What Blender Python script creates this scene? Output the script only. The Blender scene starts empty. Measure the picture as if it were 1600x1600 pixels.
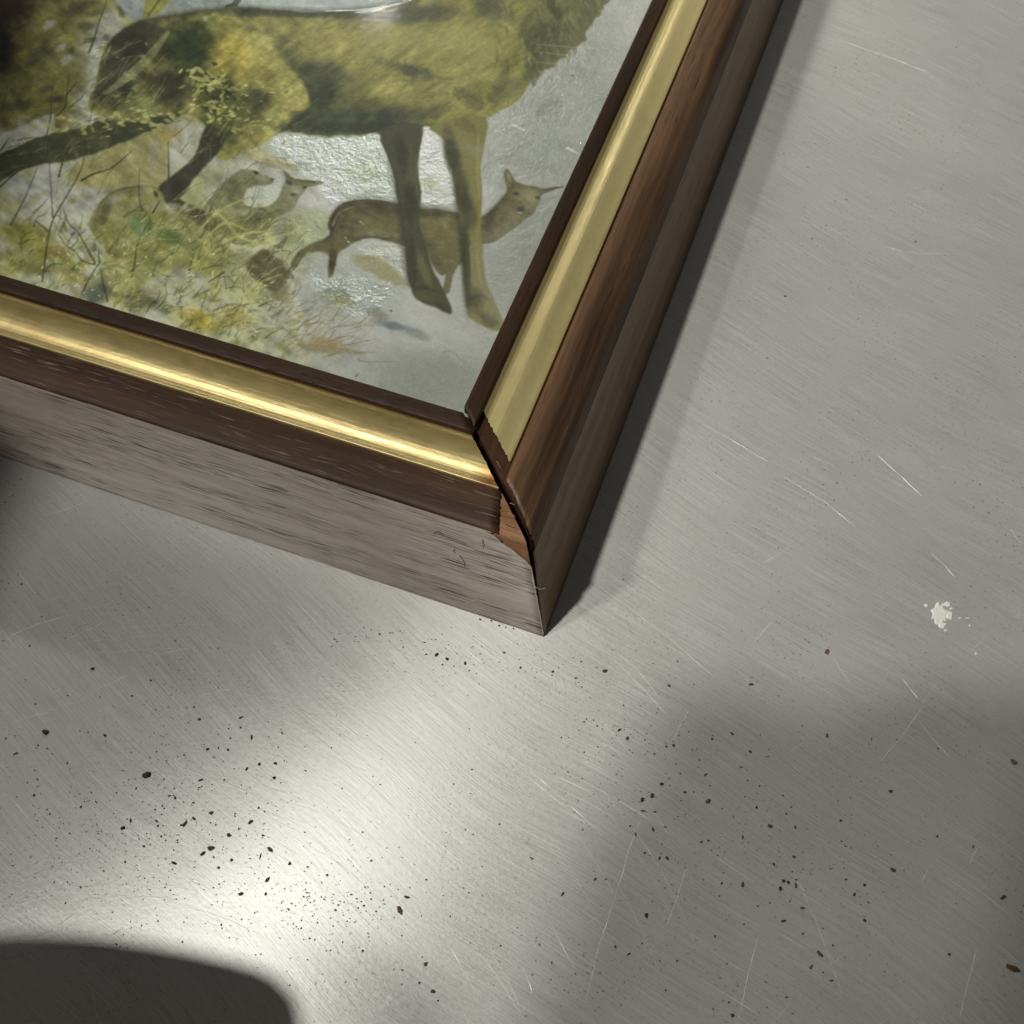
import bpy, bmesh, math, random
import numpy as np
from mathutils import Vector, Matrix, noise as mnoise

random.seed(7)
rng = np.random.default_rng(11)
MM = 0.001
scene = bpy.context.scene
COL = scene.collection

# ------------------------------------------------------------------ camera
CAM = np.array([22.855, -69.554, 182.363])            # lens position, mm, table is z = 0
RC = np.array([[0.93901148, 0.34337459, -0.01874403],
               [0.29361747, -0.82893151, -0.47608963],
               [-0.17901459, 0.44155005, -0.87919698]])  # rows: right, down, forward
FPX = 1700.0
cam_data = bpy.data.cameras.new('camera')
cam_data.sensor_fit = 'HORIZONTAL'; cam_data.sensor_width = 36.0
cam_data.lens = 36.0 * FPX / 1600.0
cam_data.clip_start = 0.005; cam_data.clip_end = 50
cam_data.dof.use_dof = True
cam_data.dof.focus_distance = 0.184
cam_data.dof.aperture_fstop = 46.0
cam = bpy.data.objects.new('camera', cam_data); COL.objects.link(cam)
M = Matrix.Identity(4)
for i in range(3):
    M[i][0] = RC[0][i]; M[i][1] = -RC[1][i]; M[i][2] = -RC[2][i]; M[i][3] = CAM[i] * MM
cam.matrix_world = M
scene.camera = cam

# ------------------------------------------------------------------ light
world = bpy.data.worlds.new('World'); scene.world = world; world.use_nodes = True
bg = world.node_tree.nodes['Background']
bg.inputs[0].default_value = (0.98, 1.0, 0.97, 1); bg.inputs[1].default_value = 0.026

def lamp(name, direction, dist, size, power, color, target=(0.0, 0.01, 0.0)):
    d = Vector(direction).normalized()
    l = bpy.data.lights.new(name, 'AREA'); l.shape = 'DISK'; l.size = size
    l.energy = power; l.color = color
    o = bpy.data.objects.new(name, l); COL.objects.link(o)
    o.location = Vector(target) + d * dist
    o.rotation_euler = d.to_track_quat('Z', 'Y').to_euler()
    return o
lamp('workshop_lamp', (-.36, -.28, .89), 1.4, 0.07, 7.4, (1.0, .98, .93))
lamp('second_workshop_lamp', (-.55, -.35, .78), 1.7, 0.15, 14.0, (1.0, .975, .915))
lamp('far_strip_lamp', (-.408, .705, .58), 1.6, 0.05, 2.2, (.97, 1.0, .95), (-.115, .235, .0257))
panel = lamp('fill_panel_lamp', (.02, .80, .57), 2.0, 1.0, 1.1, (.98, 1.0, .93), (.05, .15, 0.0))  # added unseen panel, brightens the far right of the sheet
panel.data.shape = 'RECTANGLE'; panel.data.size = 1.3; panel.data.size_y = .7

vs = scene.view_settings
vs.view_transform = 'Standard'; vs.look = 'None'; vs.exposure = 0.0; vs.gamma = 1.0
vs.use_curve_mapping = False

# ------------------------------------------------------------------ helpers
def lin(c):
    c = np.asarray(c, float) / 255.0
    return np.where(c <= .04045, c / 12.92, ((c + .055) / 1.055) ** 2.4)

def hit(u, v, z=0.0):
    d = RC.T @ np.array([u - 800.0, v - 800.0, FPX])
    return CAM + d * (z - CAM[2]) / d[2]

def new_mat(name):
    m = bpy.data.materials.new(name); m.use_nodes = True
    nt = m.node_tree; nt.nodes.clear()
    return m, nt

class NT:
    def __init__(self, nt): self.nt = nt
    def n(self, t, **kw):
        nd = self.nt.nodes.new(t)
        for k, v in kw.items():
            if k.startswith('i_'):
                key = k[2:]
                key = int(key) if key.isdigit() else key.replace('_', ' ')
                nd.inputs[key].default_value = v
            else: setattr(nd, k, v)
        return nd
    def l(self, a, b): self.nt.links.new(a, b)
    def ramp(self, fac, stops, interp='LINEAR'):
        r = self.n('ShaderNodeValToRGB'); r.color_ramp.interpolation = interp
        e = r.color_ramp.elements
        while len(e) < len(stops): e.new(0.5)
        for k, (p, c) in enumerate(stops):
            e[k].position = p
            e[k].color = (c, c, c, 1) if np.isscalar(c) else (*c, 1)
        self.l(fac, r.inputs[0]); return r.outputs[0]
    def mapping(self, vec, scale, rot=(0, 0, 0), loc=(0, 0, 0)):
        m = self.n('ShaderNodeMapping')
        m.inputs['Scale'].default_value = scale; m.inputs['Rotation'].default_value = rot; m.inputs['Location'].default_value = loc
        self.l(vec, m.inputs['Vector']); return m.outputs[0]
    def noise(self, vec, scale=1.0, detail=3.0, rough=.5, dist=0.0):
        t = self.n('ShaderNodeTexNoise'); t.inputs['Scale'].default_value = scale
        t.inputs['Detail'].default_value = detail; t.inputs['Roughness'].default_value = rough
        t.inputs['Distortion'].default_value = dist
        self.l(vec, t.inputs['Vector']); return t.outputs['Fac']
    def math(self, op, a, b=None, clamp=False):
        m = self.n('ShaderNodeMath', operation=op); m.use_clamp = clamp
        for k, x in enumerate((a, b)):
            if x is None: continue
            if isinstance(x, (int, float)): m.inputs[k].default_value = x
            else: self.l(x, m.inputs[k])
        return m.outputs[0]
    def mix(self, fac, a, b, blend='MIX'):
        m = self.n('ShaderNodeMix', data_type='RGBA', blend_type=blend)
        for k, x in ((0, fac), (6, a), (7, b)):
            if isinstance(x, (int, float)): m.inputs[k].default_value = x
            elif isinstance(x, (tuple, list)): m.inputs[k].default_value = (*x, 1)
            else: self.l(x, m.inputs[k])
        return m.outputs[2]
    def bump(self, h, strength, dist, normal=None):
        b = self.n('ShaderNodeBump'); b.inputs['Strength'].default_value = strength; b.inputs['Distance'].default_value = dist
        self.l(h, b.inputs['Height'])
        if normal is not None: self.l(normal, b.inputs['Normal'])
        return b.outputs[0]

def link(name, me, parent=None, mat=None):
    o = bpy.data.objects.new(name, me); COL.objects.link(o)
    if parent is not None: o.parent = parent
    if mat is not None and len(me.materials) == 0: me.materials.append(mat)
    return o

def mesh_np(name, verts, quads, uv=None, smooth=True):
    """verts (n,3) in mm, quads (m,4)"""
    verts = np.asarray(verts, float) * MM; quads = np.asarray(quads, np.int32)
    me = bpy.data.meshes.new(name)
    me.vertices.add(len(verts)); me.vertices.foreach_set('co', verts.astype(np.float32).ravel())
    k = quads.shape[1]
    me.loops.add(quads.size); me.loops.foreach_set('vertex_index', quads.ravel())
    me.polygons.add(len(quads))
    me.polygons.foreach_set('loop_start', np.arange(0, quads.size, k, dtype=np.int32))
    me.polygons.foreach_set('loop_total', np.full(len(quads), k, np.int32))
    if uv is not None:
        l = me.uv_layers.new(name='UVMap')
        l.data.foreach_set('uv', np.asarray(uv, np.float32)[quads.ravel()].ravel())
    me.update(calc_edges=True)
    me.polygons.foreach_set('use_smooth', np.full(len(quads), bool(smooth)))
    return me

def tag(o, label=None, cat=None, group=None, kind=None):
    if label: o['label'] = label
    if cat: o['category'] = cat
    if group: o['group'] = group
    if kind: o['kind'] = kind
    return o

# ------------------------------------------------------------------ materials
def wood_mat(name, c_dark, c_mid, c_light, rough=.34, pore=.6, coat=.4, seed=0.0, coat_ior=1.5, spec=.32, pore_glint=None, gate=(.57, .66), pscale=(150, 3600)):
    m, nt = new_mat(name); N = NT(nt)
    uv = N.n('ShaderNodeUVMap').outputs[0]           # u along the rail, v across it, in metres
    loc = (seed, seed * .7, 0)
    warp = N.noise(N.mapping(uv, (45, 260, 1), loc=loc), 1, 3)
    w2 = N.n('ShaderNodeCombineXYZ'); N.l(N.math('MULTIPLY', N.math('SUBTRACT', warp, .5), .0022), w2.inputs[1])
    va = N.n('ShaderNodeVectorMath', operation='ADD'); N.l(uv, va.inputs[0]); N.l(w2.outputs[0], va.inputs[1])
    v = va.outputs[0]
    broad = N.noise(N.mapping(v, (14, 330, 1), loc=loc), 1, 4, .6)
    fine = N.noise(N.mapping(v, (70, 2400, 1), loc=loc), 1, 3, .6)
    pores = N.noise(N.mapping(v, (*pscale, 1), loc=loc), 1, 2, .5)
    gn = N.noise(N.mapping(v, (30, 300, 1), loc=(3 + seed, 1, 0)), 1, 2)
    pr = N.math('MULTIPLY', N.ramp(pores, [(gate[0], 0.0), (gate[1], 1.0)]), N.ramp(gn, [(.38, 0.15), (.62, 1.0)]))
    base = N.mix(N.ramp(broad, [(.32, 0.0), (.68, 1.0)]), c_dark, c_light)
    base = N.mix(N.math('MULTIPLY', fine, .75), base, c_mid)
    base = N.mix(N.math('MULTIPLY', pr, pore), base, pore_glint or tuple(x * .10 for x in c_dark))
    b = N.n('ShaderNodeBsdfPrincipled')
    N.l(base, b.inputs['Base Color'])
    N.l(N.math('ADD', N.math('MULTIPLY', fine, .16), rough - .08), b.inputs['Roughness'])
    b.inputs['Coat Roughness'].default_value = .38; b.inputs['Coat IOR'].default_value = coat_ior
    N.l(N.math('MULTIPLY', N.math('SUBTRACT', 1.0, N.math('MULTIPLY', pr, .92)), coat), b.inputs['Coat Weight'])
    b.inputs['Specular IOR Level'].default_value = spec
    h = N.math('SUBTRACT', N.math('MULTIPLY', fine, .5), pr)
    nb = N.bump(h, .55, .00009)
    N.l(nb, b.inputs['Normal']); N.l(nb, b.inputs['Coat Normal'])
    o = N.n('ShaderNodeOutputMaterial'); N.l(b.outputs[0], o.inputs[0])
    return m

wood_band = wood_mat('walnut_veneer', (.026, .011, .005), (.056, .025, .011), (.14, .066, .028), rough=.52, pore=.9, coat=.0, seed=1.0, pore_glint=(.42, .33, .24), gate=(.635, .665), pscale=(110, 5200))  # pale pore streaks are painted glints on the pores
wood_band_plain = wood_mat('walnut_veneer_plain', (.030, .015, .008), (.125, .068, .036), (.35, .19, .095), rough=.44, pore=.5, coat=.05, seed=1.9)
wood_lip = wood_mat('walnut_veneer_lip', (.028, .014, .007), (.055, .027, .012), (.11, .052, .022), rough=.5, pore=.4, coat=.05, seed=4.0)
wood_side_sheen = wood_mat('walnut_veneer_side_sheen', (.47, .385, .325), (.60, .515, .45), (.74, .655, .585), rough=.45, pore=1.0, coat=.6, seed=2.3, coat_ior=1.9, spec=.5, gate=(.545, .58), pscale=(120, 5600))  # veneer paled, so the colour holds the sheen on this face
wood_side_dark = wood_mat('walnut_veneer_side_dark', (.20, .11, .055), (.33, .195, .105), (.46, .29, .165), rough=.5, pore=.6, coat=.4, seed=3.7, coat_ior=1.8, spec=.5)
wood_core = wood_mat('bare_core_wood', (.17, .070, .028), (.30, .14, .062), (.46, .25, .125), rough=.6, pore=.45, coat=0.0, seed=6.1)
wood_core_dark = wood_mat('bare_core_wood_dark', (.040, .014, .006), (.07, .027, .011), (.13, .055, .024), rough=.6, pore=.45, coat=0.0, seed=8.1)

def gold_mat(name, stain=True, sheen=False):
    m, nt = new_mat(name); N = NT(nt)
    uv = N.n('ShaderNodeUVMap').outputs[0]
    streak = N.noise(N.mapping(uv, (25, 1500, 1)), 1, 4, .6)
    blotch = N.noise(N.mapping(uv, (120, 260, 1)), 1, 4, .6)
    wear = N.noise(N.mapping(uv, (200, 700, 1)), 1, 5, .65)
    base = N.mix(streak, (.68, .51, .19), (.90, .75, .37))
    if sheen: base = N.mix(blotch, (.84, .66, .26), (.97, .83, .42))
    base = N.mix(N.ramp(blotch, [(.5, 0.0), (.8, .4 if sheen else .55)]), base, (.42, .28, .09))
    sx = N.n('ShaderNodeSeparateXYZ'); N.l(uv, sx.inputs[0])
    # dark seam lines where the foil meets the wood, and a brown glue stain at the broken end
    inner = N.math('MULTIPLY', N.ramp(N.math('ADD', sx.outputs[1], N.math('MULTIPLY', N.math('SUBTRACT', streak, .5), .0016)), [(.0056, 0.0), (.0068, 1.0)]), .15 if sheen else .72)
    base = N.mix(inner, base, (.30, .19, .055))
    e = N.math('MULTIPLY', N.ramp(sx.outputs[1], [(0.0, 0.0), (.0066, 0.0), (.0070, 1.0), (.0074, 0.0)]), .55)
    base = N.mix(e, base, (.22, .12, .035))
    if stain:
        d1 = N.math('SUBTRACT', sx.outputs[0], .0145); d2 = N.math('SUBTRACT', sx.outputs[1], .0016)
        dd = N.math('ADD', N.math('MULTIPLY', d1, d1), N.math('MULTIPLY', d2, d2))
        dd = N.math('ADD', N.math('SQRT', dd), N.math('MULTIPLY', N.math('SUBTRACT', wear, .5), .0024))
        base = N.mix(N.ramp(dd, [(.0005, 1.0), (.0019, 0.0)]), base, (.33, .13, .03))
    b = N.n('ShaderNodeBsdfPrincipled'); N.l(base, b.inputs['Base Color'])
    b.inputs['Metallic'].default_value = .50 if sheen else .62
    N.l(N.math('ADD', N.math('MULTIPLY', wear, .30), .24), b.inputs['Roughness'])
    h = N.math('ADD', N.math('MULTIPLY', streak, .4), blotch)
    nb = N.bump(h, .6, .00014, N.bump(wear, .5, .00006))
    N.l(nb, b.inputs['Normal'])
    o = N.n('ShaderNodeOutputMaterial'); N.l(b.outputs[0], o.inputs[0])
    return m
gold = gold_mat('gilt_foil')
gold_sheen = gold_mat('gilt_foil_sheen', stain=False, sheen=True)  # same foil, base colour paled in place of reflected light

def plain(name, color, rough=.6, metal=0.0, var=0.0, scale=900):
    m, nt = new_mat(name); N = NT(nt)
    b = N.n('ShaderNodeBsdfPrincipled'); b.inputs['Roughness'].default_value = rough; b.inputs['Metallic'].default_value = metal
    if var:
        g = N.n('ShaderNodeTexCoord'); f = N.noise(g.outputs['Object'], scale, 3)
        N.l(N.mix(f, tuple(c * (1 - var) for c in color), tuple(min(1, c * (1 + var)) for c in color)), b.inputs['Base Color'])
    else: b.inputs['Base Color'].default_value = (*color, 1)
    o = N.n('ShaderNodeOutputMaterial'); N.l(b.outputs[0], o.inputs[0]); return m

def metal_sheet_mat():
    m, nt = new_mat('brushed_aluminium'); N = NT(nt)
    P = N.n('ShaderNodeUVMap').outputs[0]
    # brushed strokes sweep in wide arcs, so bend the coordinates a little
    wv = N.noise(N.mapping(P, (7, 7, 1)), 1, 2)
    bend = N.n('ShaderNodeCombineXYZ'); N.l(N.math('MULTIPLY', N.math('SUBTRACT', wv, .5), .035), bend.inputs[1])
    va = N.n('ShaderNodeVectorMath', operation='ADD'); N.l(P, va.inputs[0]); N.l(bend.outputs[0], va.inputs[1]); V = va.outputs[0]
    brush = N.noise(N.mapping(V, (70, 4600, 1)), 1, 4, .65)
    brush2 = N.noise(N.mapping(V, (160, 2200, 1), rot=(0, 0, .55)), 1, 3, .6)
    brush3 = N.noise(N.mapping(V, (130, 3000, 1), rot=(0, 0, -.9)), 1, 3, .6)
    grain = N.noise(N.mapping(P, (1000, 2300, 1)), 1, 3, .6)
    cloud = N.noise(N.mapping(P, (22, 30, 1)), 1, 4, .6)
    smear = N.noise(N.mapping(P, (14, 60, 1), rot=(0, 0, .5)), 1, 5, .65)
    pits = N.noise(N.mapping(P, (1500, 1700, 1)), 1, 2, .5)
    dust = N.noise(N.mapping(P, (60, 60, 1)), 1, 3)
    speck = N.math('MULTIPLY', N.ramp(pits, [(.64, 0.0), (.72, 1.0)]), N.ramp(dust, [(.4, 0.1), (.65, .9)]))
    tone = N.math('ADD', N.math('MULTIPLY', cloud, .5), N.math('MULTIPLY', smear, .5))
    base = N.mix(N.ramp(tone, [(.2, 0.0), (.8, 1.0)]), (.46, .46, .425), (.57, .57, .53))
    base = N.mix(N.math('MULTIPLY', N.ramp(brush, [(.38, 0.0), (.66, 1.0)]), .62), base, (.72, .72, .70))
    base = N.mix(N.math('MULTIPLY', N.ramp(grain, [(.54, 0.0), (.74, 1.0)]), .22), base, (.24, .225, .20))
    hair = N.math('MAXIMUM', N.ramp(N.noise(N.mapping(V, (60, 5200, 1), rot=(0, 0, .35)), 1, 2), [(.70, 0.0), (.75, 1.0)]), N.ramp(N.noise(N.mapping(V, (50, 4200, 1), rot=(0, 0, -.75)), 1, 2), [(.71, 0.0), (.76, 1.0)]))
    hair = N.math('MULTIPLY', hair, N.ramp(cloud, [(.35, .2), (.6, .9)]))
    base = N.mix(hair, base, (.95, .94, .91))
    base = N.mix(speck, base, (.16, .13, .10))
    tan = N.n('ShaderNodeTangent', direction_type='UV_MAP')
    h = N.math('ADD', N.math('MULTIPLY', brush, .9), N.math('MULTIPLY', brush2, .3))
    h = N.math('ADD', h, N.math('MULTIPLY', brush3, .25))
    n1 = N.bump(h, .5, .000046)
    nrm = N.bump(grain, .5, .000030, n1)
    a = N.n('ShaderNodeBsdfPrincipled'); N.l(base, a.inputs['Base Color']); a.inputs['Metallic'].default_value = 1.0
    N.l(N.math('ADD', N.math('ADD', N.math('MULTIPLY', brush, .16), N.math('MULTIPLY', smear, .04)), .25), a.inputs['Roughness'])
    a.inputs['Anisotropic'].default_value = .92
    N.l(tan.outputs[0], a.inputs['Tangent']); N.l(nrm, a.inputs['Normal'])
    a.inputs['Anisotropic Rotation'].default_value = 0.25
    c = N.n('ShaderNodeBsdfPrincipled'); N.l(base, c.inputs['Base Color']); c.inputs['Metallic'].default_value = 0.0; c.inputs['Specular IOR Level'].default_value = .25
    N.l(N.math('ADD', N.math('MULTIPLY', smear, .15), .62), c.inputs['Roughness']); N.l(nrm, c.inputs['Normal'])
    mx = N.n('ShaderNodeMixShader'); N.l(N.math('ADD', N.math('MULTIPLY', cloud, .25), .50), mx.inputs[0])
    N.l(a.outputs[0], mx.inputs[1]); N.l(c.outputs[0], mx.inputs[2])
    o = N.n('ShaderNodeOutputMaterial'); N.l(mx.outputs[0], o.inputs[0]); return m
metal = metal_sheet_mat()

def print_mat():
    m, nt = new_mat('embossed_foil_print'); N = NT(nt)
    at = N.n('ShaderNodeAttribute', attribute_name='paint')
    foil = N.n('ShaderNodeAttribute', attribute_name='foil')
    P = N.n('ShaderNodeTexCoord').outputs['Object']
    f = foil.outputs['Fac']
    crinkle = N.noise(N.mapping(P, (420, 420, 1)), 1, 4, .65)
    fine = N.noise(N.mapping(P, (1500, 1500, 1)), 1, 3, .6)
    emb = N.noise(N.mapping(P, (500, 1500, 1), rot=(0, 0, -.5)), 1, 4, .7)
    grain = N.noise(N.mapping(P, (2600, 2600, 1)), 1, 2)
    col = N.mix(.16, at.outputs['Color'], N.mix(grain, (.0, .0, .0), (1, 1, 1)), 'OVERLAY')
    b = N.n('ShaderNodeBsdfPrincipled'); N.l(col, b.inputs['Base Color'])
    N.l(N.math('MULTIPLY', f, .55, clamp=True), b.inputs['Metallic'])
    N.l(N.math('SUBTRACT', .46, N.math('MULTIPLY', f, .17, clamp=True)), b.inputs['Roughness'])
    b.inputs['Coat Weight'].default_value = .55; b.inputs['Coat Roughness'].default_value = .05
    h = N.math('MULTIPLY', N.math('SUBTRACT', N.math('ADD', N.math('MULTIPLY', crinkle, 1.0), N.math('MULTIPLY', fine, .35)), .675), f)
    nb = N.bump(h, .8, .00035)
    N.l(nb, b.inputs['Normal'])
    tilt = N.math('MULTIPLY', N.math('SUBTRACT', emb, .5), f)
    soft = N.noise(N.mapping(P, (35, 35, 1)), 1, 2)
    nc = N.bump(tilt, .8, .00042, N.bump(soft, .12, .0006))
    N.l(nc, b.inputs['Coat Normal'])
    o = N.n('ShaderNodeOutputMaterial'); N.l(b.outputs[0], o.inputs[0]); return m

# ------------------------------------------------------------------ the metal sheet
BRUSH = math.radians(-17.0)      # direction of the brushed finish
def build_sheet():
    x0, x1, y0, y1 = -520., 480., -380., 620.
    v = [(x0, y0, 0), (x1, y0, 0), (x1, y1, 0), (x0, y1, 0)]
    v += [(x, y, -2.0) for x, y, z in v]
    me = mesh_np('metal_sheet', v, [(0, 1, 2, 3), (7, 6, 5, 4), (0, 4, 5, 1), (1, 5, 6, 2), (2, 6, 7, 3), (3, 7, 4, 0)],
                 uv=[((p[0] * math.cos(BRUSH) + p[1] * math.sin(BRUSH)) * MM, (p[1] * math.cos(BRUSH) - p[0] * math.sin(BRUSH)) * MM) for p in v], smooth=False)
    o = link('metal_sheet', me, None, metal)
    tag(o, 'scratched brushed grey metal sheet under the picture frame', 'metal sheet', kind='structure')
    return o
sheet = build_sheet()

scratch_mat = plain('bright_scratched_metal', (.92, .91, .86), rough=.45, metal=.25)
def scratch(pts, w=.11):
    """a shallow ploughed groove with raised bright burrs: a thin ridged ribbon on the sheet; pts are (x, y) mm"""
    P = np.array(pts, float)
    t = np.linspace(0, 1, max(8, int(np.linalg.norm(P[-1] - P[0]) / 1.2)))
    seg = np.linspace(0, 1, len(P))
    Q = np.stack([np.interp(t, seg, P[:, 0]), np.interp(t, seg, P[:, 1])], 1)
    d = np.gradient(Q, axis=0); d /= np.linalg.norm(d, axis=1)[:, None] + 1e-9
    n = np.stack([-d[:, 1], d[:, 0]], 1)
    Q += n * rng.normal(0, .035, (len(Q), 1))
    ww = w * (.35 + .65 * rng.random(len(Q))) * np.clip(np.minimum(t, 1 - t) * 7, .12, 1)
    vs_, fs = [], []
    for i in range(len(Q)):
        a = Q[i] - n[i] * ww[i] / 2; b = Q[i] + n[i] * ww[i] / 2
        hgt = .02 + .035 * rng.random()
        vs_ += [(a[0], a[1], .004), (Q[i][0], Q[i][1], hgt), (b[0], b[1], .004)]
        if i:
            k = 3 * i
            fs += [(k - 3, k - 2, k + 1, k)[::-1], (k - 2, k - 1, k + 2, k + 1)[::-1]]
    return link('scratch', mesh_np('scratch', vs_, fs, smooth=False), sheet, scratch_mat)

def px_scratch(*pix, w=.11):
    scratch([hit(u, v)[:2] for u, v in pix], w)
for s in [((780, 1165), (850, 1222), (945, 1307)), ((795, 1190), (870, 1250), (915, 1288)), ((983, 950), (1040, 992), (1115, 1057)),
          ((965, 1020), (1000, 1050), (1030, 1090)), ((1225, 745), (1290, 785), (1335, 822)), ((1097, 662), (1160, 697), (1200, 722)),
          ((1370, 710), (1405, 742), (1440, 775)), ((1455, 865), (1475, 882), (1493, 903)), ((1168, 1016), (1190, 990), (1206, 970)),
          ((1010, 1262), (985, 1320), (962, 1400), (935, 1480), (912, 1580)), ((1075, 1350), (1055, 1410), (1040, 1450)),
          ((1187, 1455), (1170, 1520), (1155, 1590)), ((1077, 1110), (1062, 1135), (1050, 1160)), ((1445, 1098), (1410, 1150), (1375, 1190)),
          ((1410, 1060), (1425, 1080), (1435, 1092)), ((1310, 62), (1355, 78), (1400, 93), (1455, 115)), ((1385, 385), (1410, 393), (1440, 396), (1500, 397)),
          ((70, 806), (100, 797), (140, 781)), ((0, 1000), (60, 975), (115, 958)), ((100, 1000), (140, 983), (165, 970)),
          ((5, 1135), (90, 1105), (200, 1055), (225, 1040)), ((215, 1028), (270, 1018), (320, 1007)), ((40, 1128), (110, 1100), (150, 1085)),
          ((0, 1351), (30, 1325), (62, 1305)), ((75, 1085), (95, 1075), (103, 1070)), ((270, 1172), (320, 1150), (340, 1140)),
          ((690, 1455), (720, 1510), (750, 1560)), ((745, 1480), (790, 1545), (810, 1580)), ((815, 1510), (825, 1530), (832, 1552)),
          ((860, 1440), (885, 1490), (900, 1515)), ((600, 1540), (660, 1570), (700, 1595)), ((1190, 880), (1215, 868), (1240, 850)),
          ((40, 1475), (80, 1452), (120, 1425)), ((160, 1467), (180, 1458), (195, 1448)), ((0, 1420), (60, 1380), (130, 1330)),
          ((1500, 1590), (1512, 1540), (1527, 1480)), ((1440, 1380), (1445, 1368), (1450, 1360)), ((1515, 1350), (1520, 1338), (1527, 1325)),
          ((300, 1090), (350, 1078), (420, 1070)), ((240, 1130), (300, 1110), (335, 1085))]:
    px_scratch(*s, w=.13 if len(s) > 3 else .10)
for k in range(150):       # wide swirl marks left by wiping and polishing
    R = rng.uniform(38, 120); a0 = rng.uniform(.5, 2.5); L = rng.uniform(6, 26) / R; cx, cy = -34 + rng.normal(0, 4), -104 + rng.normal(0, 4)
    pts = [(cx + R * math.cos(a0 + L * t), cy + R * math.sin(a0 + L * t)) for t in np.linspace(0, 1, 6)]
    if any((p[0] < 2 and p[1] > -2) for p in pts): continue
    scratch(pts, rng.choice([.03, .04, .055]))
for k in range(90):       # hairline scratches in between
    cx, cy = rng.uniform(-60, 100), rng.uniform(-80, 60)
    if cx < 6 and cy > -3: continue
    a = rng.choice([rng.normal(-.65, .25), rng.normal(.55, .3), rng.normal(1.2, .25)]); L = rng.uniform(1.5, 8)
    scratch([(cx, cy), (cx + L * .5 * math.cos(a), cy + L * .5 * math.sin(a)), (cx + L * math.cos(a + .06), cy + L * math.sin(a + .06))], .05)

# ------------------------------------------------------------------ the frame
FW, FH = 430.0, 340.0        # outer size, mm
frame = bpy.data.objects.new('picture_frame', None); COL.objects.link(frame)
tag(frame, 'old picture frame of dark walnut veneer and gilt bands with a cracked corner', 'picture frame')

SIDE = [(0, 0), (.6, 3), (1.5, 8), (2.5, 13), (3.4, 18), (3.9, 20.5), (4.25, 22.2), (4.5, 23.5), (4.68, 24.4), (4.8, 24.9), (5.0, 25.12)]
BAND = [(4.86, 24.98), (5.12, 25.32), (5.6, 25.58), (7.0, 25.86), (8.6, 26.12), (10.2, 26.33), (11.2, 26.40), (11.8, 26.36), (12.1, 26.12), (12.2, 25.6)]
GILT = [(12.2, 25.75), (12.42, 26.08), (12.75, 26.12), (13.05, 25.90), (13.6, 25.82), (14.2, 25.98), (14.9, 26.24), (15.7, 26.44), (16.6, 26.56), (17.5, 26.62), (18.3, 26.64), (18.9, 26.66), (19.5, 26.72), (20.0, 26.82), (20.35, 26.8)]
LIP = [(20.22, 26.8), (20.28, 27.40), (20.45, 27.68), (21.4, 27.86), (22.4, 27.97), (23.05, 28.0), (23.30, 27.86), (23.37, 27.5), (23.37, 24.2)]
GILT_FLAT = [(12.55, 25.35), (12.62, 25.72), (12.95, 25.84), (14.0, 25.98), (15.0, 26.20), (16.0, 26.45), (16.6, 26.54), (17.2, 26.50), (18.0, 26.36), (18.9, 26.26), (19.4, 26.36), (19.8, 26.7), (20.1, 26.92), (20.35, 26.9)]
SIDE_ROUND = SIDE[:5] + [(3.75, 19.6), (3.95, 20.6), (4.05, 21.0)]
BAND_ROUND = [(3.98, 20.6), (4.35, 21.9), (4.95, 23.2), (5.8, 24.3), (6.9, 25.15), (8.2, 25.75), (9.6, 26.15), (10.8, 26.34), (11.6, 26.36), (12.05, 26.15), (12.2, 25.6)]

def inset(prof, t):
    P = np.array(prof, float); d = np.gradient(P, axis=0); d /= np.linalg.norm(d, axis=1)[:, None]
    return P + np.stack([d[:, 1], -d[:, 0]], 1) * t
def core_of(side, band):
    return [(18.0, 0.0), (.3, 0.0)] + [tuple(p) for p in inset(side[1:-1], .3)] + [tuple(p) for p in inset(band[1:-2], .3)] \
     + [(12.6, 25.2), (13.6, 25.25), (16.3, 25.6), (19.0, 25.8), (20.3, 26.1), (21.0, 27.4), (22.5, 27.7), (23.05, 27.5), (23.1, 24.6), (18.0, 24.2)]

def densify(prof, k=4):
    P = np.array(prof, float); t = np.arange(len(P)); T = np.linspace(0, len(P) - 1, (len(P) - 1) * k + 1)
    return [(float(np.interp(q, t, P[:, 0])), float(np.interp(q, t, P[:, 1]))) for q in T]
def torn(a, b, amp, seed):      # ragged break line
    return amp * (mnoise.noise((a * 1.9 + seed, b * 1.9, seed)) + .7 * mnoise.noise((a * 5.3, b * 5.3 + seed, seed)) + .5 * mnoise.noise((a * 13., b * 13., seed + 4)))
def smooth01(x): x = min(1, max(0, x)); return x * x * (3 - 2 * x)

# a rail's own coordinates: s along it from its right-hand mitre, d inward, h up
def rail_map(kind):
    if kind == 'bottom': return lambda s, d, h: (-s, d, h), FW, -1
    if kind == 'right': return lambda s, d, h: (-d, s, h), FH, 1
    if kind == 'top': return lambda s, d, h: (-s, FH - d, h), FW, 1
    if kind == 'left': return lambda s, d, h: (-FW + d, s, h), FH, -1

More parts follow.
